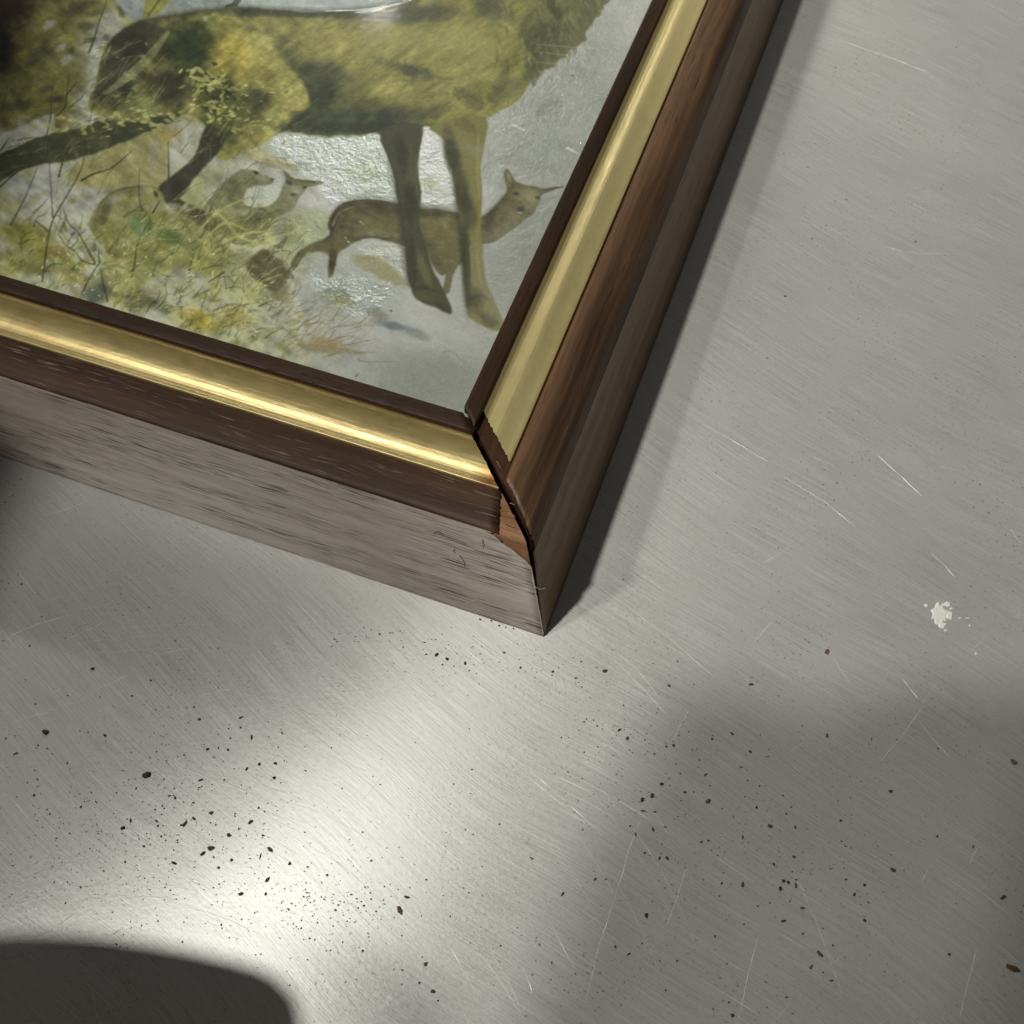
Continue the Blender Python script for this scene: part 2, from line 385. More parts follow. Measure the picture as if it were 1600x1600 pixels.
def strip(name, prof, kind, near, parent, mat, thick=.28, wob=0.0, closed=False, nst=90):
    f, L, sg = rail_map(kind)
    prof = [tuple(map(float, p)) for p in prof]
    arc = np.concatenate([[0], np.cumsum(np.linalg.norm(np.diff(np.array(prof), axis=0), axis=1))])
    n = len(prof); V, UV, Fq = [], [], []
    ts = np.concatenate([[0, .004, .012, .02, .03], np.linspace(.04, 1, nst)])
    for i, t in enumerate(ts):
        for j, (d, h) in enumerate(prof):
            s0 = near(d, h); s = s0 + (L - d - s0) * t
            w = wob * (mnoise.noise((s * .03 + 9, d * .05, 3.3)) + .4 * mnoise.noise((s * .11, d * .1, 7.1))) if wob else 0.0
            V.append(f(s, d, h + w)); UV.append((s * MM, arc[j] * MM))
    m = n if closed else n - 1
    for i in range(len(ts) - 1):
        for j in range(m):
            a, b = i * n + j, i * n + (j + 1) % n
            q = (a, b, b + n, a + n)
            Fq.append(q if sg < 0 else q[::-1])
    me = mesh_np(name, V, Fq, UV)
    o = link(name, me, parent, mat)
    if closed:
        bm = bmesh.new(); bm.from_mesh(me)
        bmesh.ops.holes_fill(bm, edges=[e for e in bm.edges if e.is_boundary])
        bmesh.ops.recalc_face_normals(bm, faces=bm.faces)
        for fc in bm.faces:
            if len(fc.verts) > 4: fc.smooth = False
        uvl = bm.loops.layers.uv.active
        for fc in bm.faces:
            if len(fc.verts) > 4:
                for lp in fc.loops:
                    c = lp.vert.co / MM
                    lp[uvl].uv = ((c.x + c.y) * .7 * MM, c.z * MM)
        bm.to_mesh(me); bm.free()
        es = o.modifiers.new('edge', 'EDGE_SPLIT'); es.split_angle = math.radians(40)
    elif thick:
        so = o.modifiers.new('thickness', 'SOLIDIFY'); so.thickness = thick * MM; so.offset = -1.0
    return o

mitre = lambda d, h: d
def near_side_bottom(d, h):                       # veneer chipped away at the top of the corner
    return d + .12 + 6.4 * smooth01((h - 18.2) / 7.2) ** 1.3 + torn(d, h, .10 + .30 * smooth01((h - 18) / 3), 2.0)
def near_band_bottom(d, h):
    k = (d - 4.86) / 7.3
    return 9.9 * (1 - k) + 12.15 * k + torn(d, h, .34, 5.0)
rails = {}
for kind in ('bottom', 'right', 'top', 'left'):
    if kind == 'bottom':
        nears = dict(core=lambda d, h: d + .05, side=near_side_bottom, band=near_band_bottom, gilt=lambda d, h: d + .15 + torn(d, h, .16, 7.0), lip=lambda d, h: d - .25)
        cm = wood_core
    elif kind == 'right':
        nears = dict(core=lambda d, h: d + .15 + 1.5 * (max(h, 0) / 26) ** 1.5, side=lambda d, h: d + .35 + 1.9 * (max(h, 0) / 26) ** 1.6 + .08 * math.sin(h * 1.7),
                     band=lambda d, h: d + 2.3 + torn(d, h, .45, 9.0), gilt=lambda d, h: d + 5.3 + torn(d, h, .4, 11.0), lip=lambda d, h: d + 1.25 + torn(d, h, .3, 13.0))
        cm = wood_core_dark
    else:
        nears = dict(core=mitre, side=mitre, band=mitre, gilt=mitre, lip=mitre); cm = wood_core
    near_cam = kind in ('bottom', 'right'); nst = 120 if near_cam else 30
    fine = (lambda p: densify(p)) if near_cam else (lambda p: p)
    r = strip('rail', core_of(SIDE_ROUND, BAND_ROUND) if kind in ('right', 'left') else core_of(SIDE, BAND), kind, nears['core'], frame, cm, closed=True, nst=30)
    rails[kind] = r
    strip('side_veneer', fine(SIDE_ROUND if kind in ('right', 'left') else SIDE), kind, nears['side'], r, wood_side_sheen if kind in ('bottom', 'top') else wood_side_dark, nst=nst)
    strip('outer_veneer', fine(BAND_ROUND if kind in ('right', 'left') else BAND), kind, nears['band'], r, wood_band if kind in ('bottom', 'top') else wood_band_plain, nst=nst, wob=.03)
    strip('gilt_band', fine(GILT_FLAT if kind in ('right', 'left') else GILT), kind, nears['gilt'], r, gold_sheen if kind in ('right', 'left') else gold, thick=0, nst=nst, wob=.10)
    strip('inner_lip', fine(LIP), kind, nears['lip'], r, wood_lip, nst=nst, wob=.04)

# ------------------------------------------------------------------ the printed picture (flat artwork, painted stroke by stroke)
# The artwork is laid out on a sheet of its own (units = 1/1600 of its drawing width); HOM carries sheet units to mm on the print.
PX0, PY0, PWD, PHT = -60, -60, 1160, 760
class Canvas:
    def __init__(s):
        s.c = np.zeros((PHT, PWD, 3)); s.f = np.zeros((PHT, PWD))
        yy, xx = np.mgrid[0:PHT, 0:PWD]; s.X = xx + PX0 + .5; s.Y = yy + PY0 + .5
    def box(s, x0, y0, x1, y1):
        a = max(0, int(x0 - PX0)); b = min(PWD, int(x1 - PX0) + 1); c = max(0, int(y0 - PY0)); d = min(PHT, int(y1 - PY0) + 1)
        return (slice(c, d), slice(a, b)) if b > a and d > c else None
    def put(s, sl, mask, col, foil=None):
        m = mask[..., None]; s.c[sl] = s.c[sl] * (1 - m) + np.asarray(col, float) * m
        if foil is not None: s.f[sl] = s.f[sl] * (1 - mask) + foil * mask
    def poly(s, pts, col, soft=3.0, a=1.0, foil=None, rag=0.0, sc=.06):
        P = smooth_path(pts, True, 3); mg = soft + rag + 2
        sl = s.box(P[:, 0].min() - mg, P[:, 1].min() - mg, P[:, 0].max() + mg, P[:, 1].max() + mg)
        if sl is None: return
        x, y = s.X[sl], s.Y[sl]
        if rag:
            x = x + rag * (FB(x, y, sc, 3) - .5) * 2; y = y + rag * (FB(x + 400, y + 90, sc, 3) - .5) * 2
        inside = np.zeros(x.shape, bool); dist = np.full(x.shape, 1e9)
        for i in range(len(P)):
            (x1, y1), (x2, y2) = P[i], P[(i + 1) % len(P)]
            if y1 != y2:
                c = ((y1 > y) != (y2 > y)) & (x < (x2 - x1) * (y - y1) / (y2 - y1) + x1); inside ^= c
            dx, dy = x2 - x1, y2 - y1; t = np.clip(((x - x1) * dx + (y - y1) * dy) / (dx * dx + dy * dy + 1e-9), 0, 1)
            dist = np.minimum(dist, np.hypot(x - x1 - t * dx, y - y1 - t * dy))
        sd = np.where(inside, dist, -dist)
        m = np.clip(sd / soft + .5, 0, 1); m = m * m * (3 - 2 * m) * a
        s.put(sl, m, col, foil); return sl, m
    def blob(s, cx, cy, rx, ry, rot, col, a=1.0, foil=None, rag=.5, sc=.05, hard=1.0, clip=None):
        R = max(rx, ry) * 2.2
        sl = s.box(cx - R, cy - R, cx + R, cy + R)
        if sl is None: return
        x, y = s.X[sl] - cx, s.Y[sl] - cy; ca, sa = math.cos(rot), math.sin(rot)
        u = (x * ca + y * sa) / rx; v = (-x * sa + y * ca) / ry
        r = np.sqrt(u * u + v * v) + rag * (FB(s.X[sl], s.Y[sl], sc, 4) - .5)
        m = np.clip((1.25 - r) * hard / .9, 0, 1); m = m * m * (3 - 2 * m) * a
        if clip is not None: m = m * clip[sl]
        s.put(sl, m, col, foil)
    def line(s, pts, w, col, a=1.0, taper=True, foil=None, soft=.9):
        P = smooth_path(pts, False) if len(pts) > 2 else np.array(pts, float); n = len(P); mg = w + soft + 2
        sl = s.box(P[:, 0].min() - mg, P[:, 1].min() - mg, P[:, 0].max() + mg, P[:, 1].max() + mg)
        if sl is None: return
        x, y = s.X[sl], s.Y[sl]; best = np.full(x.shape, -1e9)
        for i in range(n - 1):
            (x1, y1), (x2, y2) = P[i], P[i + 1]; dx, dy = x2 - x1, y2 - y1
            t = np.clip(((x - x1) * dx + (y - y1) * dy) / (dx * dx + dy * dy + 1e-9), 0, 1)
            d = np.hypot(x - x1 - t * dx, y - y1 - t * dy)
            g = (i + t) / (n - 1); ww = w * (.35 + .65 * (np.sin(np.pi * np.clip(g, 0.02, .98)) if taper == 2 else (1 - g))) if taper else w
            best = np.maximum(best, ww / 2 - d)
        s.put(sl, np.clip(best / soft + .5, 0, 1) * a, col, foil)

def smooth_path(pts, closed, k=4):
    P = np.array(pts, float); n = len(P); out = []
    for i in range(n if closed else n - 1):
        if closed: p0, p1, p2, p3 = P[i - 1], P[i], P[(i + 1) % n], P[(i + 2) % n]
        else: p0, p1, p2, p3 = P[max(i - 1, 0)], P[i], P[i + 1], P[min(i + 2, n - 1)]
        for t in np.linspace(0, 1, k, endpoint=False):
            out.append(.5 * (2 * p1 + (p2 - p0) * t + (2 * p0 - 5 * p1 + 4 * p2 - p3) * t * t + (3 * p1 - p0 - 3 * p2 + p3) * t ** 3))
    if not closed: out.append(P[-1])
    return np.array(out)

_tab = rng.random((256, 256))
def VN(x, y):
    xi = np.floor(x).astype(int); yi = np.floor(y).astype(int); fx = x - xi; fy = y - yi
    fx = fx * fx * (3 - 2 * fx); fy = fy * fy * (3 - 2 * fy)
    g = lambda i, j: _tab[(yi + j) & 255, (xi + i) & 255]
    return (g(0, 0) * (1 - fx) + g(1, 0) * fx) * (1 - fy) + (g(0, 1) * (1 - fx) + g(1, 1) * fx) * fy
def FB(x, y, sc, oct=4, ax=1.0, rot=0.0):
    ca, sa = math.cos(rot), math.sin(rot); u = (x * ca + y * sa) * sc * ax; v = (-x * sa + y * ca) * sc
    t = 0; amp = .5; tot = 0
    for k in range(oct):
        t = t + amp * VN(u + 17.3 * k, v + 5.1 * k); tot += amp; amp *= .55; u = u * 2.03; v = v * 2.03
    return t / tot

def paint():
    K = Canvas(); X, Y = K.X, K.Y
    n1 = FB(X, Y, .012, 4); n2 = FB(X, Y, .05, 4, .35, .25); n3 = FB(X, Y, .11, 3)
    full = (slice(0, PHT), slice(0, PWD))
    # snow, mist
    base = np.array([166, 169, 161.]) + (n1[..., None] - .5) * np.array([26, 22, 26]) + (n2[..., None] - .5) * 20
    K.c[:] = base
    K.f[:] = .30 + .30 * np.clip((X - 640) / 200, 0, 1)
    left = np.clip((560 - X) / 300, 0, 1)
    g = np.clip((FB(X, Y, .016, 4) - .40) * 5, 0, 1) * left * .8
    K.put(full, g, (148, 150, 98))
    # ---- wooded slope, upper left
    m = np.clip((150 - X + (n1 - .5) * 90 + (200 - Y) * .15) / 50, 0, 1) * np.clip((225 - Y + (n3 - .5) * 60) / 40, 0, 1)
    K.put(full, m, (116, 114, 66))
    for k in range(150):
        x, y = rng.uniform(-60, 175), rng.uniform(-60, 215)
        c = [(140, 134, 62), (96, 98, 58), (128, 122, 54), (82, 82, 52), (150, 147, 96), (108, 100, 60)][rng.integers(6)]
        K.blob(x, y, rng.uniform(5, 22), rng.uniform(3, 11), rng.uniform(-.9, .3), c, rng.uniform(.25, .6), sc=.12, rag=.9)
    for x, y, rx, ry in [(75, 40, 13, 8), (105, 92, 16, 10), (160, 45, 18, 14), (172, 28, 15, 18), (150, 62, 14, 8), (95, 75, 10, 6)]:
        K.blob(x, y, rx, ry, -.4, (150, 152, 142), .75, rag=.8, sc=.1, foil=.3)
    for x, y, rx, ry in [(135, 40, 16, 7), (150, 20, 20, 6), (110, 20, 20, 8), (140, 62, 12, 5), (165, 58, 9, 6), (70, 140, 16, 7), (85, 155, 18, 6), (30, 165, 22, 9), (190, 15, 8, 12), (128, 8, 30, 8)]:
        K.blob(x, y, rx, ry, -.15, (74, 74, 58), .6, rag=.9, sc=.12)
    K.blob(0, 10, 75, 45, -.35, (58, 44, 38), .95, rag=.7, sc=.04)
    K.blob(-10, 70, 45, 55, -.2, (46, 32, 26), .95, rag=.7, sc=.04)
    K.blob(50, -20, 60, 30, 0, (66, 52, 48), .9, rag=.6, sc=.04)
    K.blob(60, 85, 26, 14, -.7, (76, 76, 58), .6, rag=.8, sc=.09)
    for k in range(260):
        x, y = rng.uniform(0, 165), rng.uniform(50, 215); a = rng.normal(-.45, .35); L = rng.uniform(5, 18)
        c = [(158, 152, 84), (78, 80, 50), (120, 118, 60)][rng.integers(3)]
        K.line([(x, y), (x + L * math.cos(a), y + L * math.sin(a))], rng.uniform(.8, 1.8), c, .45)
    # snow on the left, under the slope
    K.poly([(0, 215), (40, 195), (82, 180), (85, 205), (60, 218), (0, 238)], (166, 166, 154), 6, .85, rag=5, foil=.4)
    # behind the back: misty sky
    K.poly([(195, -60), (700, -60), (700, 25), (400, 25), (230, 40), (205, 30)], (138, 147, 142), 5, foil=.45)
    K.poly([(240, -60), (275, -60), (262, 4), (235, 26), (222, 28)], (140, 140, 62), 5, .9, rag=3)
    K.line([(395, -60), (372, 0), (355, 12)], 9, (70, 76, 58), .8, taper=False)
    K.line([(255, -10), (232, 22)], 4, (86, 92, 50), .7, taper=False)
    # ---- ground under the log
    K.poly([(120, 255), (200, 215), (268, 178), (330, 205), (300, 262), (250, 295), (150, 300), (85, 290)], (150, 144, 92), 14, .9, rag=8)
    K.poly([(272, 188), (300, 192), (328, 205), (305, 255), (280, 270), (262, 272), (265, 225)], (170, 170, 158), 12, .9, rag=4)
    K.blob(262, 212, 24, 12, -.3, (164, 146, 86), .7, rag=.6)
    K.blob(240, 245, 10, 34, .1, (164, 164, 140), .6, rag=.5)
    K.poly([(55, 265), (88, 250), (110, 285), (150, 300), (140, 345), (160, 385), (128, 400), (60, 372), (40, 330)], (166, 168, 158), 12, .8, rag=6, foil=.4)
    # fallen log
    LOG = [(-60, 262), (0, 240), (60, 215), (115, 203), (165, 186), (215, 176), (258, 166), (288, 176), (236, 204), (165, 233), (95, 254), (40, 262), (0, 285), (-60, 305)]
    K.poly(LOG, (74, 78, 56), 5, 1, rag=3, foil=0)
    for k in range(140):
        x = rng.uniform(-40, 270); y = 250 - (x + 10) * .30 + rng.normal(6, 12); a = -.33 + rng.normal(0, .12); L = rng.uniform(8, 26)
        c = [(118, 120, 72), (54, 56, 42), (98, 100, 66), (62, 66, 48)][rng.integers(4)]
        K.line([(x, y), (x + L * math.cos(a), y + L * math.sin(a))], rng.uniform(1, 2.4), c, .5)
    # ---- stag
    BODY = [(140, 172), (150, 130), (160, 85), (176, 58), (205, 38), (248, 26), (300, 19), (360, 11), (420, 14), (480, 18), (540, 16), (590, 10), (650, 0), (700, -14), (760, -60),
            (1000, -60), (950, -10), (940, 8), (920, 40), (896, 72), (862, 98), (836, 118), (826, 132), (815, 150), (798, 165), (778, 176), (760, 186),
            (757, 205), (700, 212), (672, 200), (655, 206), (594, 209), (530, 212), (470, 210), (436, 206), (410, 224), (380, 240), (345, 250), (325, 225), (325, 200), (290, 178), (250, 180), (200, 190)]
    sl, bm_ = K.poly(BODY, (140, 136, 74), 5, 1, rag=2.5, foil=.04)
    clip = np.zeros((PHT, PWD)); clip[sl] = bm_
    B = lambda *a, **k: K.blob(*a, clip=clip, **k)
    # haunch
    B(180, 110, 50, 75, .35, (70, 70, 56), .95, rag=.7)
    B(230, 60, 60, 40, -.3, (66, 66, 52), .9, rag=.6)
    B(295, 75, 52, 55, 0, (58, 70, 40), .95, rag=.7, sc=.08)
    B(270, 140, 45, 42, 0, (68, 66, 50), .95, rag=.6)
    B(215, 165, 60, 30, -.3, (92, 98, 62), .7, rag=.8, sc=.1)
    B(375, 82, 48, 42, .2, (164, 150, 62), .95, rag=.5)
    B(420, 90, 48, 62, -.2, (160, 152, 80), .8, rag=.4)
    B(405, 45, 30, 34, .2, (150, 146, 82), .7, rag=.5)
    B(390, 46, 24, 7, .35, (112, 106, 66), .65, rag=.5)
    B(462, 140, 30, 48, -.2, (164, 160, 86), .95, rag=.3)
    B(440, 185, 40, 30, -.6, (148, 148, 78), .9, rag=.4)
    B(385, 165, 48, 34, -.3, (98, 100, 54), .85, rag=.7, sc=.09)
    B(400, 155, 26, 18, .2, (62, 68, 44), .7, rag=.8, sc=.1)
    B(345, 195, 40, 40, .3, (74, 82, 46), .85, rag=.7, sc=.09)
    # flank and belly
    K.poly([(438, 62), (470, 100), (505, 95), (560, 120), (560, 165), (600, 180), (600, 207), (530, 211), (470, 209), (430, 212), (470, 180), (478, 150), (455, 118)], (84, 88, 62), 26, .85, rag=7)
    B(500, 138, 34, 42, -.15, (76, 80, 58), .95, rag=.5)
    B(485, 115, 30, 14, .8, (86, 90, 60), .8, rag=.5)
    B(440, 70, 20, 34, -.35, (118, 116, 72), .55, rag=.5)
    B(520, 60, 52, 32, -.1, (152, 144, 80), .85, rag=.6)
    B(600, 80, 56, 36, .1, (150, 144, 78), .75, rag=.7)
    B(560, 135, 40, 22, -.4, (128, 124, 70), .8, rag=.9, sc=.09)
    B(610, 140, 36, 18, .1, (152, 146, 82), .8, rag=.8)
    B(520, 190, 110, 26, -.02, (80, 88, 66), .95, rag=.7)
    B(610, 185, 70, 22, -.1, (78, 84, 64), .9, rag=.7)
    B(560, 165, 70, 12, -.15, (100, 104, 64), .7, rag=.9, sc=.1)
    HAU = [(318, 40), (372, 34), (412, 44), (432, 76), (452, 108), (472, 128), (484, 152), (481, 170), (462, 186), (440, 206), (412, 224), (385, 238), (362, 244), (372, 205), (340, 150), (322, 90)]
    sl2, hm = K.poly(HAU, (156, 150, 78), 5, .0)
    hc = np.zeros((PHT, PWD)); hc[sl2] = 1
    K.poly([(395, 52), (420, 60), (436, 88), (455, 112), (474, 130), (484, 152), (480, 171), (460, 187), (436, 208), (412, 224), (395, 228), (425, 196), (444, 160), (430, 118), (404, 84)], (164, 158, 86), 9, .85, rag=2)
    B(360, 112, 40, 26, .2, (158, 146, 62), .8, rag=.7, sc=.08)
    # shoulder, chest
    B(715, 85, 85, 62, .1, (150, 147, 82), .9, rag=.4)
    B(690, 145, 60, 30, .2, (146, 140, 80), .8, rag=.5)
    B(645, 112, 38, 11, .3, (88, 92, 62), .9, rag=1.5, sc=.09)
    B(655, 126, 26, 13, -.4, (96, 100, 66), .55, rag=1.8, sc=.07)
    B(600, 98, 26, 9, .5, (112, 112, 70), .6, rag=.8)
    B(735, 155, 24, 15, .5, (84, 86, 62), .6, rag=2.2, sc=.07)
    B(774, 150, 24, 11, -.7, (88, 88, 64), .6, rag=2.2, sc=.08)
    B(782, 126, 12, 24, .5, (98, 98, 68), .55, rag=2.0, sc=.08)
    B(800, 140, 14, 34, .5, (146, 148, 96), .7, rag=.4)
    B(676, 178, 34, 12, -.4, (92, 94, 62), .8, rag=.8)
    B(660, 22, 60, 17, -.05, (84, 88, 66), .9, rag=.6)
    B(560, 24, 90, 9, .02, (96, 100, 68), .8, rag=.5)
    B(440, 20, 130, 9, .02, (84, 86, 60), .85, rag=.5)
    # neck and mane
    B(870, 20, 75, 60, -.3, (102, 104, 64), .95, rag=.8, sc=.05)
    B(800, 22, 28, 30, .2, (132, 134, 72), .8, rag=.8, sc=.08)
    B(850, 62, 42, 30, -.4, (84, 86, 58), .9, rag=.9, sc=.08)
    B(836, 95, 15, 28, .5, (80, 82, 58), .9, rag=.8, sc=.1)
    B(765, 15, 35, 24, .5, (92, 94, 66), .8, rag=.8, sc=.07)
    B(860, 5, 10, 35, -.6, (70, 74, 52), .8, rag=.8, sc=.1)
    B(895, 30, 14, 30, .8, (122, 124, 70), .6, rag=.9, sc=.1)
    B(925, 5, 20, 30, .3, (94, 92, 66), .8, rag=.7)
    K.line([(790, 38), (812, 58), (826, 90), (832, 118)], 7, (150, 150, 100), .5)
    tex = FB(X, Y, .16, 4, .22, -.6); tex2 = FB(X, Y, .035, 4)
    K.c *= 1 + (clip * ((tex - .5) * .34 + (tex2 - .5) * .30))[..., None]
    for k in range(1500):       # hair
        x, y = rng.uniform(160, 930), rng.uniform(5, 212)
        iy, ix = int(y - PY0), int(x - PX0)
        if clip[iy, ix] < .8: continue
        a = rng.normal(.55 if x > 480 else -.35, .35) + (1.2 if x > 780 else 0); L = rng.uniform(6, 20)
        c0 = K.c[iy, ix]; c = c0 * rng.choice([.80, 1.14]) + rng.normal(0, 3, 3)
        K.line([(x, y), (x + L * math.cos(a), y - L * math.sin(a) * (.5 if x < 700 else -1))], rng.uniform(1.0, 2.2), np.clip(c, 20, 240), .5)
    K.poly([(822, 112), (838, 92), (872, 60), (905, 18), (930, -12), (975, -30), (955, -4), (938, 22), (918, 54), (890, 84), (862, 104), (838, 124), (828, 134)], (98, 100, 66), 9, .8, rag=11, sc=.09)
    for k in range(60):       # ragged mane edge
        t = rng.random(); x = 830 + t * 112 + rng.normal(0, 4); y = 116 - t * 116 + rng.normal(0, 6)
        K.line([(x - 5, y - 10), (x, y - 2), (x + rng.uniform(-1, 4), y + rng.uniform(2, 9))], rng.uniform(3, 6), [(104, 106, 68), (84, 86, 60), (124, 126, 80)][rng.integers(3)], .4)
    for k in range(70):       # long neck hair, dark and light locks
        x, y = rng.uniform(775, 925), rng.uniform(-20, 95)
        if clip[int(y - PY0), int(x - PX0)] < .8: continue
        L = rng.uniform(14, 34); a_ = 1.25 + rng.normal(0, .25)
        K.line([(x, y), (x + .5 * L * math.cos(a_), y + .5 * L * math.sin(a_)), (x + L * math.cos(a_ + .2), y + L * math.sin(a_ + .2))], rng.uniform(3, 7), [(78, 80, 58), (134, 134, 78), (96, 98, 64)][rng.integers(3)], .35, taper=2)
    # modelling of the trunk: lit upper planes, shade under the ribs and along the spine
    K.line([(170, 72), (215, 36), (300, 20), (360, 13), (470, 18), (545, 17), (600, 10), (650, 1)], 9, (66, 68, 50), .6, taper=False, soft=8)
    B(585, 62, 110, 16, .03, (166, 158, 90), .45, rag=1.2, sc=.09); B(725, 70, 70, 26, .1, (164, 160, 94), .5, rag=.8, sc=.08)
    B(575, 200, 130, 10, .0, (60, 66, 52), .6, rag=.9, sc=.09); B(470, 190, 30, 18, -.4, (70, 76, 54), .6, rag=.8)
    K.line([(478, 130), (488, 152), (482, 172), (462, 190), (438, 208)], 8, (66, 70, 48), .55, taper=2, soft=7)
    # ---- foil-bright snow below the belly
    K.poly([(436, 208), (470, 213), (540, 215), (596, 212), (612, 262), (622, 310), (560, 312), (520, 318), (500, 300), (470, 270), (420, 235)], (176, 182, 174), 8, .9, foil=1.0, rag=4)
    K.blob(565, 270, 42, 13, .2, (160, 166, 142), .6, rag=.8, sc=.07)
    K.poly([(658, 205), (676, 203), (690, 225), (704, 262), (712, 312), (700, 322), (660, 318), (655, 270)], (186, 188, 180), 5, .95, foil=1.0, rag=2)
    K.blob(672, 288, 18, 10, .1, (152, 152, 128), .6, rag=.8, sc=.1)
    K.poly([(395, 230), (440, 245), (470, 262), (430, 262), (380, 245)], (158, 152, 104), 10, .7, rag=6)
    K.poly([(440, 340), (500, 330), (515, 345), (505, 375), (470, 395), (440, 400), (420, 380)], (156, 164, 126), 12, .8, rag=6, foil=.5)
    # ---- doe on the right
    DOE = [(512, 352), (518, 334), (536, 318), (566, 311), (600, 313), (632, 322), (680, 327), (715, 333), (740, 343), (758, 336), (776, 320), (792, 300), (788, 278), (789, 266), (796, 268), (805, 284), (830, 291), (852, 294), (880, 291),
           (858, 300), (848, 304), (840, 320), (830, 336), (812, 350), (792, 366), (770, 378), (748, 384), (740, 396), (730, 405), (720, 412), (708, 420), (690, 430), (676, 415), (662, 390), (630, 384), (598, 374), (575, 371), (556, 378), (540, 388), (528, 396),
           (524, 415), (519, 431), (512, 431), (513, 400), (500, 392), (478, 398), (466, 414), (456, 422), (455, 408), (476, 386), (508, 372), (516, 362)]
    sl, dm = K.poly(DOE, (108, 105, 72), 4, 1, rag=1.5, foil=.1)
    dclip = np.zeros((PHT, PWD)); dclip[sl] = dm
    D = lambda *a, **k: K.blob(*a, clip=dclip, **k)
    D(560, 322, 60, 10, -.02, (86, 82, 62), .8); D(640, 332, 70, 10, .08, (82, 80, 60), .8); D(545, 350, 26, 22, 0, (92, 92, 66), .7, rag=.8, sc=.1)
    D(600, 352, 40, 12, .1, (128, 124, 80), .6, rag=.8, sc=.1); D(690, 360, 30, 26, .2, (126, 118, 76), .6, rag=.8, sc=.1); D(660, 380, 30, 14, .1, (94, 94, 66), .6, rag=.8)
    D(518, 350, 8, 26, .35, (70, 70, 56), .8); D(590, 372, 30, 7, -.1, (74, 72, 56), .7); D(520, 405, 8, 22, 0, (80, 76, 58), .8)
    D(780, 345, 20, 26, .5, (112, 106, 70), .7, rag=.9, sc=.1); D(765, 340, 10, 26, .2, (74, 72, 56), .75); D(822, 305, 20, 18, .2, (150, 146, 108), .7); D(795, 282, 5, 14, -.2, (150, 142, 112), .7)
    K.line([(520, 352), (530, 332), (555, 322)], 3.0, (146, 146, 108), .7)
    K.blob(806, 303, 6, 3.2, .2, (60, 58, 44), .85, rag=.3); K.blob(840, 309, 5, 3, .2, (60, 58, 44), .85, rag=.3)
    K.blob(813, 327, 7.5, 4.5, .1, (62, 60, 50), .9, rag=.3); K.blob(812, 333, 6, 1.6, .1, (168, 166, 146), .8, rag=.2); K.blob(812, 336, 6, 1.2, .1, (84, 80, 62), .7, rag=.2)
    K.line([(518, 340), (540, 318), (575, 311), (632, 321), (690, 328), (735, 342)], 9, (72, 70, 54), .42, taper=False, soft=9)
    D(600, 366, 60, 6, .05, (136, 132, 96), .6, rag=.9, sc=.1); D(560, 345, 20, 14, .3, (124, 120, 82), .5, rag=1.0, sc=.12); D(620, 340, 40, 8, .1, (120, 114, 74), .5, rag=1.0, sc=.12)
    K.line([(757, 338), (776, 321), (793, 301), (800, 290)], 7, (70, 68, 52), .4, taper=False, soft=7); D(800, 345, 22, 10, -.7, (130, 122, 84), .6, rag=1.1, sc=.14)
    K.line([(788, 270), (794, 284), (800, 288)], 2.5, (78, 76, 60), .6, taper=False, soft=2); K.line([(850, 297), (880, 291)], 2.2, (84, 82, 64), .6, taper=False, soft=2); D(826, 320, 10, 9, .2, (140, 136, 102), .6)
    K.poly([(697, 400), (720, 402), (708, 430), (702, 456), (692, 456), (696, 430)], (112, 108, 76), 4, .95)
    tx = FB(X, Y, .12, 4, .5, .3); K.c *= 1 + (dclip * (tx - .5) * .34)[..., None]
    for k in range(420):
        x, y = rng.uniform(515, 850), rng.uniform(295, 420); iy, ix = int(y - PY0), int(x - PX0)
        if dclip[iy, ix] < .8: continue
        c = K.c[iy, ix] * rng.choice([.78, 1.18]); a = rng.normal(.25, .4); L = rng.uniform(4, 12)
        K.line([(x, y), (x + L * math.cos(a), y + L * math.sin(a))], 1.4, np.clip(c, 20, 235), .4)
    K.poly([(560, 385), (600, 378), (628, 390), (636, 430), (600, 418)], (182, 184, 170), 8, .85, foil=1.0, rag=4)
    K.poly([(545, 402), (590, 400), (630, 432), (634, 448), (590, 432)], (146, 146, 100), 8, .75, rag=4, foil=.3)
    K.poly([(480, 410), (512, 436), (540, 425), (570, 435), (620, 450), (590, 480), (560, 500), (520, 470), (490, 450)], (172, 178, 172), 14, .9, foil=1.0, rag=6)
    # forelegs
    K.poly([(594, 204), (657, 196), (656, 235), (652, 262), (658, 300), (655, 345), (666, 385), (676, 420), (692, 450), (706, 482), (702, 490), (680, 480), (652, 468), (642, 452), (636, 425), (630, 372), (622, 318), (612, 262)], (84, 84, 64), 4, 1, rag=1.2, foil=0)
    K.blob(640, 265, 8, 45, -.05, (106, 108, 72), .6, rag=.6); K.blob(628, 240, 14, 36, -.25, (64, 66, 54), .7, rag=.5)
    K.blob(642, 320, 15, 26, 0, (66, 68, 54), .7, rag=.4); K.blob(664, 425, 9, 36, -.35, (118, 114, 80), .7, rag=.5); K.blob(644, 405, 7, 50, -.08, (66, 66, 54), .65, rag=.4)
    K.blob(660, 462, 15, 9, .3, (100, 98, 74), .7); K.blob(692, 480, 12, 6, .5, (78, 76, 62), .8)
    K.poly([(672, 198), (757, 182), (756, 230), (751, 262), (754, 310), (751, 350), (755, 400), (760, 440), (775, 475), (788, 510), (770, 516), (742, 502), (730, 490), (728, 450), (724, 400), (719, 350), (712, 300), (702, 245), (690, 215)], (132, 128, 78), 4, 1, rag=1.2, foil=0)
    K.blob(706, 240, 14, 44, -.22, (70, 70, 54), .85, rag=.5); K.blob(722, 300, 14, 40, -.12, (76, 76, 58), .85, rag=.4)
